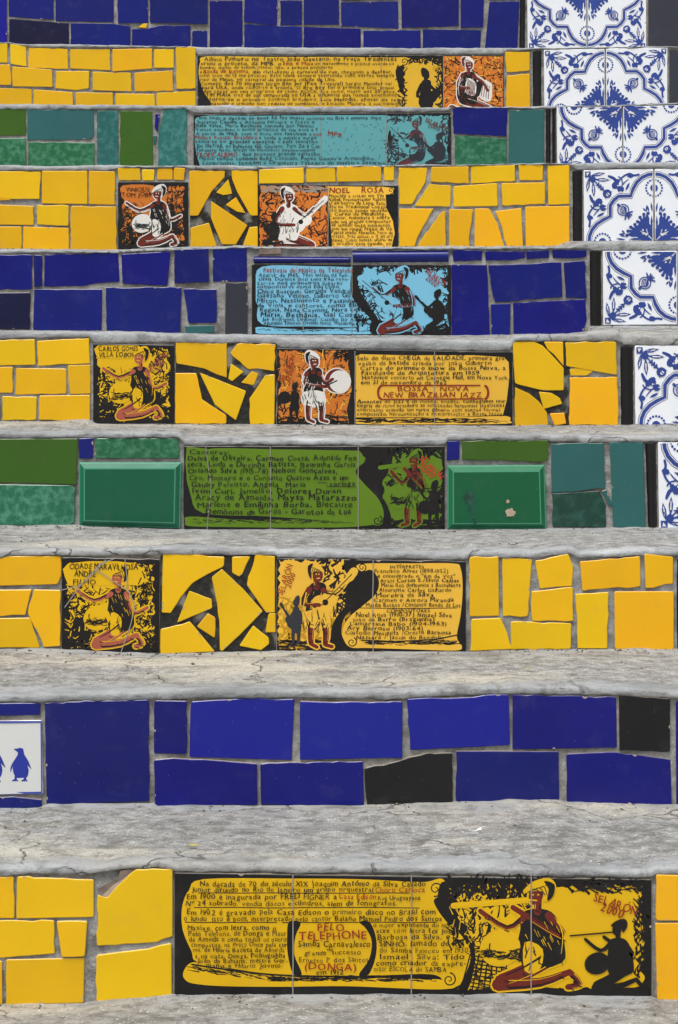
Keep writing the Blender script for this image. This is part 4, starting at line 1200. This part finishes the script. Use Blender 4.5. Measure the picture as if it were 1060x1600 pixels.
for x0, x1, y, h, s, m in ((558, 792, 562.5, 6, 'Selo do disco CHEGA de SAUDADE, primeira gra-', K_), (560, 768, 570, 5.6, 'va\u00e7\u00e3o da batida criada por Jo\u00e3o Gilberto', K_), (563, 790, 578, 5.6, 'Cartaz do primeiro show da Bossa Nova, a', K_),
    (565, 749, 585.5, 5.6, 'Faculdade de Arquitetura em 1959', K_), (566, 795, 592.5, 5.6, 'Hist\u00f3rico concerto no Carnegie Hall, em Nova York,', K_), (564, 698, 600, 5.4, 'em 21 de novembro de 1962', K_),
    (622, 733, 611, 7, 'BOSSA   NOVA', Rd), (599, 753, 621, 7.6, 'NEW BRAZILIAN JAZZ', Rd), (558, 790, 629.5, 5, 'Amantes do Jazz e da m\u00fasica, erudita, conseguem unir', K_),
    (558, 788, 636, 4.8, 'alegria do ritmo brasileiro as sofisticadas harmonias jazz\u00edsticas', K_), (558, 782, 642.5, 4.8, 'americanas criando um novo g\u00eanero com outras formas', K_), (558, 784, 649, 4.8, 'composi\u00e7\u00e3o, harmoniza\u00e7\u00e3o e interpreta\u00e7\u00e3o: a Bossa Nova', K_)): t.text(x0, x1, y, h, s, m)
t.done('lettering', pan)
t = Art(t.n, t.clip, t.z + PT); sign(t, 443, 599, 463, 556, 6.6, 'p_red', (452, 594, 464, 571)); t.done('signature', pan)

# ================================================================== step 6
tiles(6, 'navy', [-62, 398, 51, 398, 50, 452, -62, 453], [53, 398, 66, 399, 67, 447, 54, 449], [70, 398, 185, 395, 187, 440, 150, 443, 130, 447, 69, 448], [190, 397, 267, 393, 262, 446, 230, 445, 192, 443],
      [273, 390, 326, 388, 327, 441, 273, 443], [333, 387, 386, 387, 386, 440, 333, 440], [54, 452, 160, 452, 159, 519, 52, 515], [166, 449, 200, 450, 230, 448, 284, 449, 282, 522, 167, 518], [287, 451, 339, 452, 339, 504, 295, 505],
      [707, 391, 754, 391, 753, 407, 709, 409], [758, 392, 820, 393, 821, 403, 800, 407, 759, 407], [822, 392, 858, 391, 858, 403, 823, 405], [863, 391, 916, 390, 917, 401, 895, 404, 864, 403],
      [706, 413, 761, 414, 766, 525, 706, 526], [763, 414, 877, 410, 879, 464, 774, 472, 770, 460], [881, 410, 914, 407, 917, 466, 884, 465], [767, 475, 798, 474, 797, 526, 768, 525], [802, 473, 915, 467, 917, 500, 910, 520, 803, 526])
tile(6, 'dark_navy', [-62, 458, 48, 457, 47, 514, -62, 514])
tile(6, 'teal', [289, 509, 335, 508, 335, 520, 291, 522]); tile(6, 'charcoal', [353, 441, 387, 442, 387, 524, 352, 524])
strip(6, [397, 400, 548, 401, 548, 411, 397, 412], 'navy', 'h', rope=True); strip(6, [551, 392, 701, 391, 701, 410, 552, 411], 'navy', 'h')
tile(6, 'old_bisque', [405, 389, 440, 388, 441, 397, 405, 398], name='broken_bisque')
strip(6, [921, 393, 940, 393, 941, 508, 922, 508])
for k in (0, 1): flower(6, [942 + 117 * k, 392, 1058 + 117 * k, 392, 1058 + 117 * k, 507, 943 + 117 * k, 508], bool(k), True)
fill(6, -340, -66, ['navy'], 2)
J = (473, 550)
pan = mural(6, [394, 413, 705, 414, 705, 523, 393, 523], (550,))
Bl = 'p_blue'
a = Art(6, (395, 414, 704, 522))
scroll(a, 400, 578, 417, 522, Bl, 12, left_in=.05)
a.poly([(404, 420), (556, 417), (550, 440), (556, 470), (584, 500), (582, 506), (415, 508), (400, 470), (400, 430)], Bl)
a.ragged((560, 418, 700, 517), Bl, 2.5, 40)
a.poly(a.smooth([(552, 416), (568, 418), (560, 445), (575, 475), (592, 500), (590, 520), (578, 518), (580, 500), (560, 478), (548, 455)], 4, True), 'p_black')
a.ring(586, 510, 7, 8, 2, 'p_black'); a.ring(562, 423, 6, 6, 1.8, 'p_black')
a.dabs((555, 440, 600, 515), 90, 'p_black', 14, 2.6); a.dabs((590, 414, 660, 424), 45, 'p_black', 12, 2.4); a.dabs((655, 414, 704, 422), 30, 'p_black', 12, 2.4); a.dabs((694, 420, 704, 520), 30, 'p_black', 12, 2.6); a.dabs((590, 512, 704, 522), 40, 'p_black', 18, 3, (-10, 10))
musician(a, (560, 414, 112, 110), 'kneel', 'guitar', 'p_skin', 'p_black', Bl, Bl, 'p_black')
musician(a, (648, 450, 60, 68), 'kneel', 'guitar', None, None, None, None, None, solid='p_black')
seams(a, (550,), 415, 522); a.stroke([(463, 414), (466, 440), (474, 465), (472, 490), (475, 522)], 1.1, 'p_grey')
a.done('painted_scene', pan)
t = Art(6, (395, 414, 704, 522), a.z + .00005)
t.text(412, 553, 425.5, 6.6, 'Festivais de M\u00fasica na Televis\u00e3o', 'p_red')
for x0, x1, y, h, s in ((404, 545, 432.5, 5.4, 'Apartir de 1965, T\u00eam in\u00edcio os fes-'), (404, 545, 438.5, 5, 'tivais. Durante oito anos ir\u00e3o reve-'), (402, 535, 444.5, 4.8, 'zar-se nos primeiros lugares'), (402, 532, 450, 4.8, 'compositores como Ed\u00fa Lobo,'),
    (402, 547, 458, 6, 'Chico Buarque, Geraldo Vandr\u00e9'), (402, 547, 465, 6, 'Gaetano Veloso, Gilberto Gil'), (402, 556, 472.5, 6, 'Milton, Nascimento e Paulinho'), (402, 561, 480, 5.6, 'da Viola, e cantores, como Elis'), (406, 570, 487, 5.4, 'Regina, Nana Caymmi, Nara Le\u00e3o'),
    (407, 566, 495, 6.2, 'Maria, Beth\u00e2nia, Gal Costa,'), (410, 574, 501, 4.6, 'Jair Rodrigues, Lindomar, Castilho Jair Antunes'), (412, 580, 507, 4.6, 'Aguinaldo Timoteo, Osvaldo Nunes, Wanderley Cardoso')): t.text(x0, x1, y, h, s, 'p_black')
t.done('lettering', pan)
t = Art(t.n, t.clip, t.z + PT); sign(t, 664, 424, 693, 448, 8, 'p_red', (665, 436, 680, 449)); t.done('signature', pan)

# ================================================================== step 7
tiles(7, 'yellow', [-62, 268, 64, 268, 62, 311, 18, 311, -62, 299], [-62, 303, 15, 307, 17, 313, -62, 313], [66, 267, 137, 267, 137, 319, 66, 318], [139, 267, 180, 268, 180, 320, 139, 319], [-62, 317, 53, 322, 53, 352, -62, 350],
      [58, 320, 108, 321, 107, 353, 58, 351], [-62, 354, 34, 354, 34, 388, -62, 388], [37, 354, 108, 356, 108, 388, 36, 388], [111, 322, 182, 323, 183, 391, 111, 390],
      [184, 262, 219, 263, 220, 282, 186, 282], [222, 265, 242, 265, 241, 282, 223, 282], [246, 263, 270, 263, 270, 281, 246, 281], [272, 262, 290, 263, 288, 282, 272, 281],
      [405, 265, 475, 262, 475, 286, 405, 287], [479, 262, 524, 262, 525, 284, 479, 285], [527, 260, 596, 260, 596, 283, 527, 284], [600, 260, 616, 259, 616, 282, 601, 282],
      [623, 262, 668, 262, 665, 285, 644, 319, 624, 319], [674, 261, 733, 260, 733, 287, 673, 284], [736, 260, 805, 258, 805, 283, 736, 287], [810, 257, 849, 258, 848, 282, 812, 282], [856, 259, 890, 258, 890, 319, 857, 320],
      [648, 322, 672, 287, 705, 290, 704, 323], [709, 291, 777, 286, 778, 322, 709, 323], [784, 286, 852, 285, 852, 319, 785, 321], [624, 326, 678, 326, 652, 372, 645, 385, 624, 385], [655, 379, 692, 330, 696, 330, 697, 385, 651, 385],
      [702, 327, 740, 327, 733, 372, 734, 385, 702, 385])
tiles(7, 'yellow_orange', [742, 326, 765, 326, 778, 350, 791, 386, 742, 386], [774, 330, 815, 325, 818, 386, 794, 386, 785, 355], [821, 323, 890, 322, 890, 385, 822, 385])
shards(7, [297, 267, 404, 267, 404, 384, 297, 385], 'yellow', [296, 267, 352, 267, 351, 277, 331, 299, 310, 337, 297, 337], [362, 266, 403, 267, 403, 337, 392, 337, 371, 300, 363, 280], [357, 280, 363, 303, 349, 305, 338, 301],
       [369, 308, 384, 333, 371, 331, 353, 320], [330, 314, 387, 352, 369, 382, 347, 382, 330, 341], [298, 356, 327, 348, 342, 383, 298, 384], [390, 355, 403, 354, 403, 384, 376, 384])
strip(7, [894, 268, 911, 267, 911, 374, 895, 374])
for k in (0, 1): flower(7, [912 + 111 * k, 266 - 2 * k, 1021 + 111 * k, 264 - 2 * k, 1021 + 111 * k, 376, 913 + 111 * k, 377], bool(k), False)
fill(7, -340, -66, ['yellow'], 3)
picture_tile(7, [185, 284, 294, 284, 295, 388, 185, 390], 'p_orange', [(197, 234, 299, 'VINICIUS'), (191, 241, 307, 'TOM JOBIM')], 'kneel', 'song', 'p_skin', 'p_black', 'p_white', 'p_white',
             (268, 318, 288, 300, 5), patch=(192, 290, 240, 308), wh=5.6, mark='p_black', shadow=(254, 316, 38, 52), box=(188, 287, 102, 100))
pan = mural(7, [404, 288, 622, 290, 622, 386, 405, 385], (513,))
a = Art(7, (405, 290, 621, 396))
a.ragged((407, 291, 511, 384), 'p_orange', 2, 36); a.dabs((406, 290, 512, 384), 120, 'p_black', 13, 3); a.dabs((406, 290, 512, 300), 30, 'p_grey', 14, 2.4, (-10, 10)); a.dabs((406, 290, 512, 384), 50, 'p_skin', 10, 2)
a.poly([(512, 291), (600, 292), (607, 293), (616, 294), (615, 303), (603, 304), (604, 325), (614, 345), (617, 365), (612, 386), (519, 386), (517, 350), (513, 320)], 'p_amber')
a.spiral(611, 298, 5, 1.4, 'p_black', 1.3, 90, -1)
musician(a, (408, 290, 104, 106), 'sit', 'guitar', 'p_skin', 'p_white', 'p_white', 'p_white', 'p_black', flip=True)
musician(a, (402, 330, 44, 56), 'sit', 'guitar', None, None, None, None, None, solid='p_black')
seams(a, (513,), 290, 386)
a.done('painted_scene', pan)
t = Art(7, (405, 290, 621, 396), a.z + .00005)
t.text(515, 547, 301.5, 8, 'NOEL', 'p_red'); t.text(565, 600, 301.5, 8, 'ROSA', 'p_red')
for i, s in enumerate(('Nascido e criado em Vila', 'Isabel; Frecuentador habitu', 'al do bairro da Lapa. Estu', 'dou no Tradicional Colegio', 'S\u00e3o Bento, tendo iniciado', 'o Curso de Medicina,', 'Cantor, violonista e sobre', 'tudo um grande compositor',
    'de sambas: Gago apaixonado,', 'com que roupa, Feiti\u00e7o da Vila', 'Palpite infeliz, Filosofia, Feitio de', 'ora\u00e7\u00e3o, Tr\u00eas apitos, o X do pro', 'blema, Coisas nossas, ultimo de', 'o orvalho vem caindo, so')):
    t.text(514 + (4 if i > 7 else 0), (600, 602, 602, 604, 605, 603, 609, 611, 611, 613, 614, 614, 613, 611)[i], 308 + i * 5.75, 4.5, s, 'p_black')
t.done('lettering', pan)

# ================================================================== step 8
tiles(8, 'olive', [-62, 170, 40, 170, 41, 211, -62, 214], [188, 173, 238, 174, 240, 258, 188, 258])
tiles(8, 'moss_green', [-62, 217, 40, 216, 42, 258, -62, 258], [45, 222, 148, 223, 148, 259, 44, 258], [711, 212, 792, 216, 792, 256, 711, 257])
tiles(8, 'teal', [43, 171, 147, 172, 147, 212, 140, 218, 43, 219], [796, 172, 851, 171, 850, 254, 794, 255], [240, 212, 246, 212, 243, 225, 240, 225])
tiles(8, 'blue_green', [152, 173, 185, 173, 186, 258, 152, 259], [257, 171, 292, 170, 292, 258, 247, 258, 248, 205])
tiles(8, 'navy', [243, 178, 250, 178, 247, 206, 242, 200], [708, 169, 793, 168, 792, 213, 709, 209])
strip(8, [853, 171, 861, 171, 861, 254, 853, 254]); strip(8, [863, 170, 869, 170, 869, 254, 863, 254])
for k in (0, 1): flower(8, [870 + 104 * k, 168 - 2 * k, 972 + 104 * k, 166 - 2 * k, 973 + 104 * k, 268, 871 + 104 * k, 269], bool(k), True)
fill(8, -340, -66, ['moss_green', 'teal', 'olive'], 2)
Te = 'p_teal'
J = (402, 502, 604)
pan = mural(8, [303, 179, 705, 176, 705, 258, 302, 258], J)
a = Art(8, (304, 180, 704, 268))
a.poly(a.smooth([(314, 182), (400, 181), (500, 180), (600, 180), (612, 190), (606, 215), (612, 240), (620, 268), (500, 268), (330, 268), (312, 255), (305, 225), (306, 198)], 4, True), Te)
a.ragged((612, 181, 700, 270), Te, 2, 36)
a.spiral(616, 188, 6, 1.8, 'p_slate', 1.3, 100, -1); a.dabs((604, 180, 660, 190), 25, 'p_slate', 10, 2); a.dabs((606, 205, 640, 262), 60, 'p_slate', 14, 2.4); a.dabs((690, 180, 704, 262), 40, 'p_slate', 10, 2.4)
a.dabs((506, 190, 604, 262), 40, 'p_slate', 5, .8)
musician(a, (606, 178, 76, 92), 'sit', 'guitar', 'p_plum', 'p_slate', Te, Te, 'p_slate')
musician(a, (655, 206, 52, 56), 'sit', 'guitar', None, None, None, None, None, solid='p_slate', flip=False)
seams(a, J, 181, 266)
a.done('painted_scene', pan)
t = Art(8, (304, 180, 704, 268), a.z + .00005)
S_ = 'p_slate'
for x0, x1, y, h, s, m in ((312, 596, 186.5, 4.4, 'Em toda a decada de anos 50 fez muito sucesso no Rio a musica dupa', S_), (309, 492, 193, 4.6, 'bucanos Capiba e Antonio Ferreira: o Frevo o', S_), (307, 490, 198.5, 4.6, 'bela valsa, Maria Bethania cantada por Nelson', S_), (306, 497, 204.5, 4.2, 'Veloso escolheu o nome artistico de sua irma a f', S_),
    (306, 487, 211, 4.2, 'A partir de 1965, com o inicio dos festivais a', S_), (489, 503, 212, 4.6, 'sua', Rd), (512, 534, 213, 6, 'MPB', Rd), (305, 402, 217.5, 5.4, 'M\u00fasica Popular Brasileira', Rd), (405, 495, 217.5, 4.4, 'e toda a m\u00fasica surge', S_), (306, 497, 223.5, 4.6, 'senta-se em grandes espa\u00e7os, e pela tem\u00e1tica', S_),
    (308, 500, 231, 5, 'Em 1967/68, os bahianos Gil, Gaetano, Tom Z\u00e9 e Cap', S_), (306, 492, 236.5, 4.2, 'Torquato Neto, lan\u00e7am um movimento poetico-musical', S_), (306, 371, 245.5, 6.4, 'TROPICALISMO', Rd), (374, 500, 243, 4.8, ', que provoca grande agita\u00e7\u00e3o', S_),
    (312, 586, 250, 4.8, 'Neste tempo tamb\u00e9m Baby Consuelo, Pepeu Gomes e Armandinho.', S_), (317, 603, 257, 5, 'Lembremos, tamb\u00e9m a Orquestra Tabajara do maestro Severino', S_)): t.text(x0, x1, y, h, s, m)
t.done('lettering', pan)
t = Art(t.n, t.clip, t.z + PT); sign(t, 664, 190, 696, 203, 6.4, 'p_plum', (668, 198, 686, 205)); t.done('signature', pan)

# ================================================================== step 9
tiles(9, 'yellow', [-62, 68, 12, 68, 12, 98, -62, 98], [16, 69, 41, 72, 42, 104, 17, 100], [45, 74, 106, 77, 107, 108, 45, 106], [110, 77, 172, 77, 173, 110, 110, 107], [176, 77, 238, 76, 238, 107, 176, 112], [241, 77, 272, 77, 272, 106, 241, 106], [275, 74, 306, 74, 306, 138, 276, 139],
      [-62, 101, 16, 101, 18, 133, -62, 132], [20, 104, 82, 109, 83, 136, 20, 135], [88, 111, 140, 111, 139, 138, 120, 141, 87, 138], [145, 112, 205, 114, 206, 143, 145, 141], [210, 114, 270, 110, 271, 142, 211, 143],
      [-62, 136, 50, 139, 50, 159, -62, 157], [53, 140, 114, 144, 115, 163, 53, 161], [119, 144, 177, 145, 177, 164, 119, 164], [181, 146, 242, 147, 243, 164, 181, 164], [245, 145, 306, 142, 306, 164, 245, 164],
      [789, 81, 828, 81, 828, 110, 792, 113], [792, 118, 828, 115, 829, 166, 790, 166])
strip(9, [832, 81, 847, 80, 847, 165, 833, 165])
for k in (0, 1): flower(9, [850 + 97 * k, 78 - 2 * k, 945 + 98 * k, 76 - 2 * k, 945 + 98 * k, 172, 851 + 97 * k, 173], bool(k), False)
tile(9, 'charcoal', [1046, 78, 1110, 77, 1110, 161, 1046, 161])
fill(9, -340, -66, ['yellow'], 3)
Mu = 'p_mural9'
J = (403, 500, 596, 693)
pan = mural(9, [309, 87, 787, 86, 787, 167, 308, 167], J)
a = Art(9, (310, 88, 786, 177))
a.poly(a.smooth([(324, 88), (420, 89), (520, 89), (610, 90), (636, 90), (640, 98), (620, 106), (620, 124), (628, 145), (634, 178), (500, 178), (342, 178), (330, 160), (318, 142), (311, 118), (313, 98)], 4, True), Mu)
a.ragged((632, 92, 690, 178), Mu, 2, 36)
a.spiral(632, 96, 6, 1.6, 'p_black', 1.3, 100, -1); a.dabs((640, 88, 692, 98), 40, 'p_black', 10, 2.4); a.dabs((620, 104, 634, 168), 30, 'p_black', 10, 2.4); a.dabs((682, 95, 692, 166), 30, 'p_black', 9, 2.4)
musician(a, (638, 104, 66, 84), 'stand', 'guitar', None, None, None, None, None, solid='p_black', flip=True)
a.poly([(693, 88), (786, 88), (786, 178), (693, 178)], 'p_orange'); a.dabs((694, 88, 786, 166), 110, 'p_black', 10, 2.2); a.dabs((694, 88, 786, 166), 50, 'p_amber', 9, 1.4); a.dabs((694, 88, 786, 166), 40, 'p_red', 8, 1.2)
musician(a, (694, 86, 92, 96), 'sit', 'accordion', 'p_skin', 'p_black', 'p_white', 'p_white', 'p_skin', flip=True)
seams(a, J, 89, 172)
a.done('painted_scene', pan)
t = Art(9, (310, 88, 786, 177), a.z + .00005)
for x0, x1, y, h, s, m in ((319, 620, 95, 5.6, 'Albino Pinheiro no Teatro Jo\u00e3o Gaetano, na Pra\u00e7a Tiradentes', K_), (314, 440, 102, 5, 'criou o projeto, da MPB. o', K_), (442, 490, 102, 5.2, 'Seis e Meia', Rd), (492, 616, 101.5, 3.8, 'um maravilhoso e pr\u00e1tico ovo-de-co', K_), (313, 520, 107.5, 3.8, 'lombo: duplas de sabios, ritmo, n\u00e3o, a pre\u00e7os populares', K_),
    (313, 316, 114, 4, 'a', K_), (318, 388, 114, 5.2, 'Banda de Ipanema', Rd), (389, 613, 114.5, 4.6, ', que rivitalizou o carnaval de rua, chegando a desfilar,', K_), (312, 616, 120, 4, 'com mais de 15 mil pessoas. Esta ideia sempre assistindo com varios amigos', K_), (313, 525, 126.5, 4.4, 'rior de Minas, no carnaval da pequena cidade de Uba.', K_),
    (313, 612, 133, 4.8, 'Come\u00e7o dos 70 surgem Jorge Ben Jor (Pais Tropical) Sergio Mendes vai', K_), (316, 616, 139, 4.4, 'para USA, onde radica-se e triunfa. O Bro Boy foi o primeiro Disk Joquei', K_), (319, 616, 145, 4.2, 'em tocar em seu programa da radio, ROCK. Era noite, muito aos 25 anos', K_),
    (322, 620, 151, 4.8, 'TIM MAIA traz de sua temporada no USA a influencia dos ritmos americanos', K_), (327, 624, 157.5, 4.6, 'torna-se o primeiro Soulman brasileiro. Luiz Melodia, apesar de ter', K_), (330, 626, 164, 4.2, 'nascido e crecido num reduto de sambistas, o Estacio: Mistura, \u00e0 sua maneira', K_)): t.text(x0, x1, y, h, s, m)
t.done('lettering', pan)
t = Art(t.n, t.clip, t.z + PT); sign(t, 676, 108, 706, 118, 4.6, 'p_gold'); t.done('signature', pan)

# ================================================================== step 10 and 11, step 0
tile(10, 'blue', [-62, -22, 11, -22, 11, 64, -62, 63])
tile(10, 'dark_navy', [15, 29, 108, 36, 108, 68, 15, 65])
tiles(10, 'navy', [14, -20, 84, -20, 84, 31, 50, 29, 14, 26], [87, -20, 178, -20, 178, 35, 87, 33], [183, -20, 231, -20, 232, 36, 185, 37], [234, -20, 325, -20, 325, 38, 235, 36],
      [111, 36, 176, 37, 204, 41, 204, 70, 111, 68], [207, 45, 230, 45, 250, 40, 298, 40, 298, 71, 206, 71], [301, 48, 324, 48, 324, 72, 301, 72], [328, 1, 379, 1, 379, 73, 328, 73], [328, -20, 379, -20, 379, -2, 328, -2],
      [382, -20, 434, -20, 433, 40, 382, 35], [382, 38, 472, 42, 472, 73, 382, 74], [438, 1, 472, 1, 472, 39, 438, 40], [438, -20, 472, -20, 472, -2, 438, -2], [475, -20, 530, -20, 530, 39, 475, 39],
      [533, 4, 622, 2, 623, 45, 533, 41], [533, -20, 622, -20, 622, -1, 533, 1], [475, 42, 564, 45, 564, 75, 475, 74], [568, 48, 657, 47, 658, 74, 568, 75], [627, -20, 717, -20, 717, 41, 628, 44], [720, -20, 757, -20, 755, 43, 720, 44],
      [661, 46, 752, 47, 750, 74, 661, 75], [765, 3, 812, 2, 808, 74, 757, 74], [763, -20, 812, -20, 812, -1, 764, 0])
tile(10, 'yellow', [216, 43, 224, 37, 231, 37, 229, 44], name='shard')
strip(10, [813, -20, 822, -20, 821, 74, 811, 74])
for k in (0, 1): flower(10, [824 + 94 * k, -16, 916 + 94 * k, -17, 917 + 93 * k, 77, 825 + 94 * k, 77], bool(k), True)
tile(10, 'charcoal', [1013, -18, 1110, -18, 1110, 75, 1013, 75])
fill(10, -340, -66, ['navy'], 2)
fill(11, -340, 1400, ['yellow'], 2)
fill(0, -340, 1400, ['olive', 'teal', 'moss_green'], 2)
for n_ in (9, 10): fill(n_, 1114, 1400, ['charcoal'], 2)

# ------------------------------------------------------------------ litter and a chip hole patch on the treads
def on_tread(n, u, v):
    """point on the tread of step n that was measured at pixel u, v"""
    z0 = P(n, u, liptop(n, u))[2]; z1 = P(n + 1, u, lerp_line(BOT[n + 1], u))[2]
    d = ray(u, v); y = D[n] + .15
    for _ in range(12):
        t_ = y / d[1]; zt = CAMZ + d[2] * t_
        s = (y - D[n]) / (D[n + 1] - D[n]); z = z0 + (z1 - z0) * s
        y += (zt - z) / max(.05, -d[2] / d[1]) * .8
    return Vector((d[0] * y / d[1], y, z))

def scrap(name, n, u, v, outline, size, lift, mat, label, cat, rot):
    c = on_tread(n, u, v); c.z += .0035
    k = len(outline); vv, ff = [], []
    cr, sr = math.cos(rot), math.sin(rot)
    for layer in (0, 1):
        for i, (x, y) in enumerate(outline):
            vv.append((c.x + (x * cr - y * sr) * size, c.y + (x * sr + y * cr) * size, c.z + lift * size * (x * x * .8 + abs(y)) + layer * .0006))
    ff.append(tuple(range(k - 1, -1, -1))); ff.append(tuple(range(k, 2 * k)))
    for i in range(k):
        j = (i + 1) % k
        ff.append((i, j, k + j, k + i))
    return tag(link(name, vv, ff, [mat], origin=(c.x, c.y, c.z)), label, cat)

plain('paper', (238, 240, 242), .8, .05); plain('leaf_green', (150, 152, 84), .7, .25, 60); plain('dry_leaf', (190, 176, 84), .7, .25, 60); plain('chip_hole_dark', (34, 32, 30), .9)
LEAF = [(-1, 0), (-.5, .32), (.1, .4), (.6, .25), (1, 0), (.6, -.22), (.1, -.35), (-.5, -.3)]
scrap('paper_scrap', 1, 743, 1303, [(-1, -.35), (-.4, -.1), (.2, .2), (.6, .55), (1.1, .5), (.9, .05), (.5, .15), (0, -.05), (-.8, -.6)], .009, .25, 'paper', 'small twisted white paper scrap on the tread below the navy tiles', 'litter', .2)
scrap('fallen_leaf', 2, 825, 1048, LEAF, .007, .3, 'leaf_green', 'small dry green leaf on the tread below the yellow guitar step', 'leaf', -.6)
scrap('fallen_leaf', 1, 303, 1326, LEAF, .008, .3, 'dry_leaf', 'tiny yellowish leaf on the tread above the song mural', 'leaf', .1)
scrap('chip_hole_patch', 3, 802, 855, [(-1, -.2), (-.3, .3), (.4, .15), (1, .5), (.7, -.1), (.1, -.4)], .009, .3, 'chip_hole_dark', 'dark patch standing in for a chip hole in the nosing below the right bottle green tile', 'litter', .1)  # thin dark sheet laid on the cement, stands in for a chip hole

# loose grit lying in the corner between tread and riser
gr = random.Random(5); gv, gf = [], []
plain('grit', (96, 90, 80), .95, .5, 400)
for n in range(0, 10):
    for _ in range(420):
        x = gr.uniform(-1.1, 1.1)
        if fbm(x * 5, n, 77, 3) < .05 and gr.random() < .75: continue
        u = U(n, x, MIDV[n]); u2 = U(n + 1, x, MIDV[n + 1])
        z0 = P(n, u, liptop(n, u))[2]; z1 = P(n + 1, u2, lerp_line(BOT[n + 1], u2))[2] if n + 1 <= 6 else z0 + .001
        t = 1 - abs(gr.gauss(0, .07)) - .01 if gr.random() < .8 else gr.uniform(.2, .95)
        y = D[n] + .009 + (D[n + 1] - D[n] - .009) * t; z = z0 + (z1 - z0) * t + .0016
        r = gr.uniform(.0006, .0022) * (1 if gr.random() < .93 else 1.7); k = len(gv)
        for dx, dy, dz in ((1, 0, 0), (-1, 0, 0), (0, 1, 0), (0, -1, 0), (0, 0, .8), (0, 0, -.8)):
            gv.append((x + r * (dx * gr.uniform(.6, 1.4) + gr.uniform(-.2, .2)), y + r * (dy * gr.uniform(.6, 1.2)), z + r * dz * gr.uniform(.6, 1.1)))
        for a_, b_ in ((0, 2), (2, 1), (1, 3), (3, 0)): gf.append((k + a_, k + b_, k + 4)); gf.append((k + b_, k + a_, k + 5))
o = link('grit', gv, gf, ['grit'], origin=(0, D[0], 0)); tag(o, 'loose grey brown grit gathered at the back of the treads', 'grit', kind='stuff')

bpy.data.objects.remove(_to); bpy.data.curves.remove(_tc)
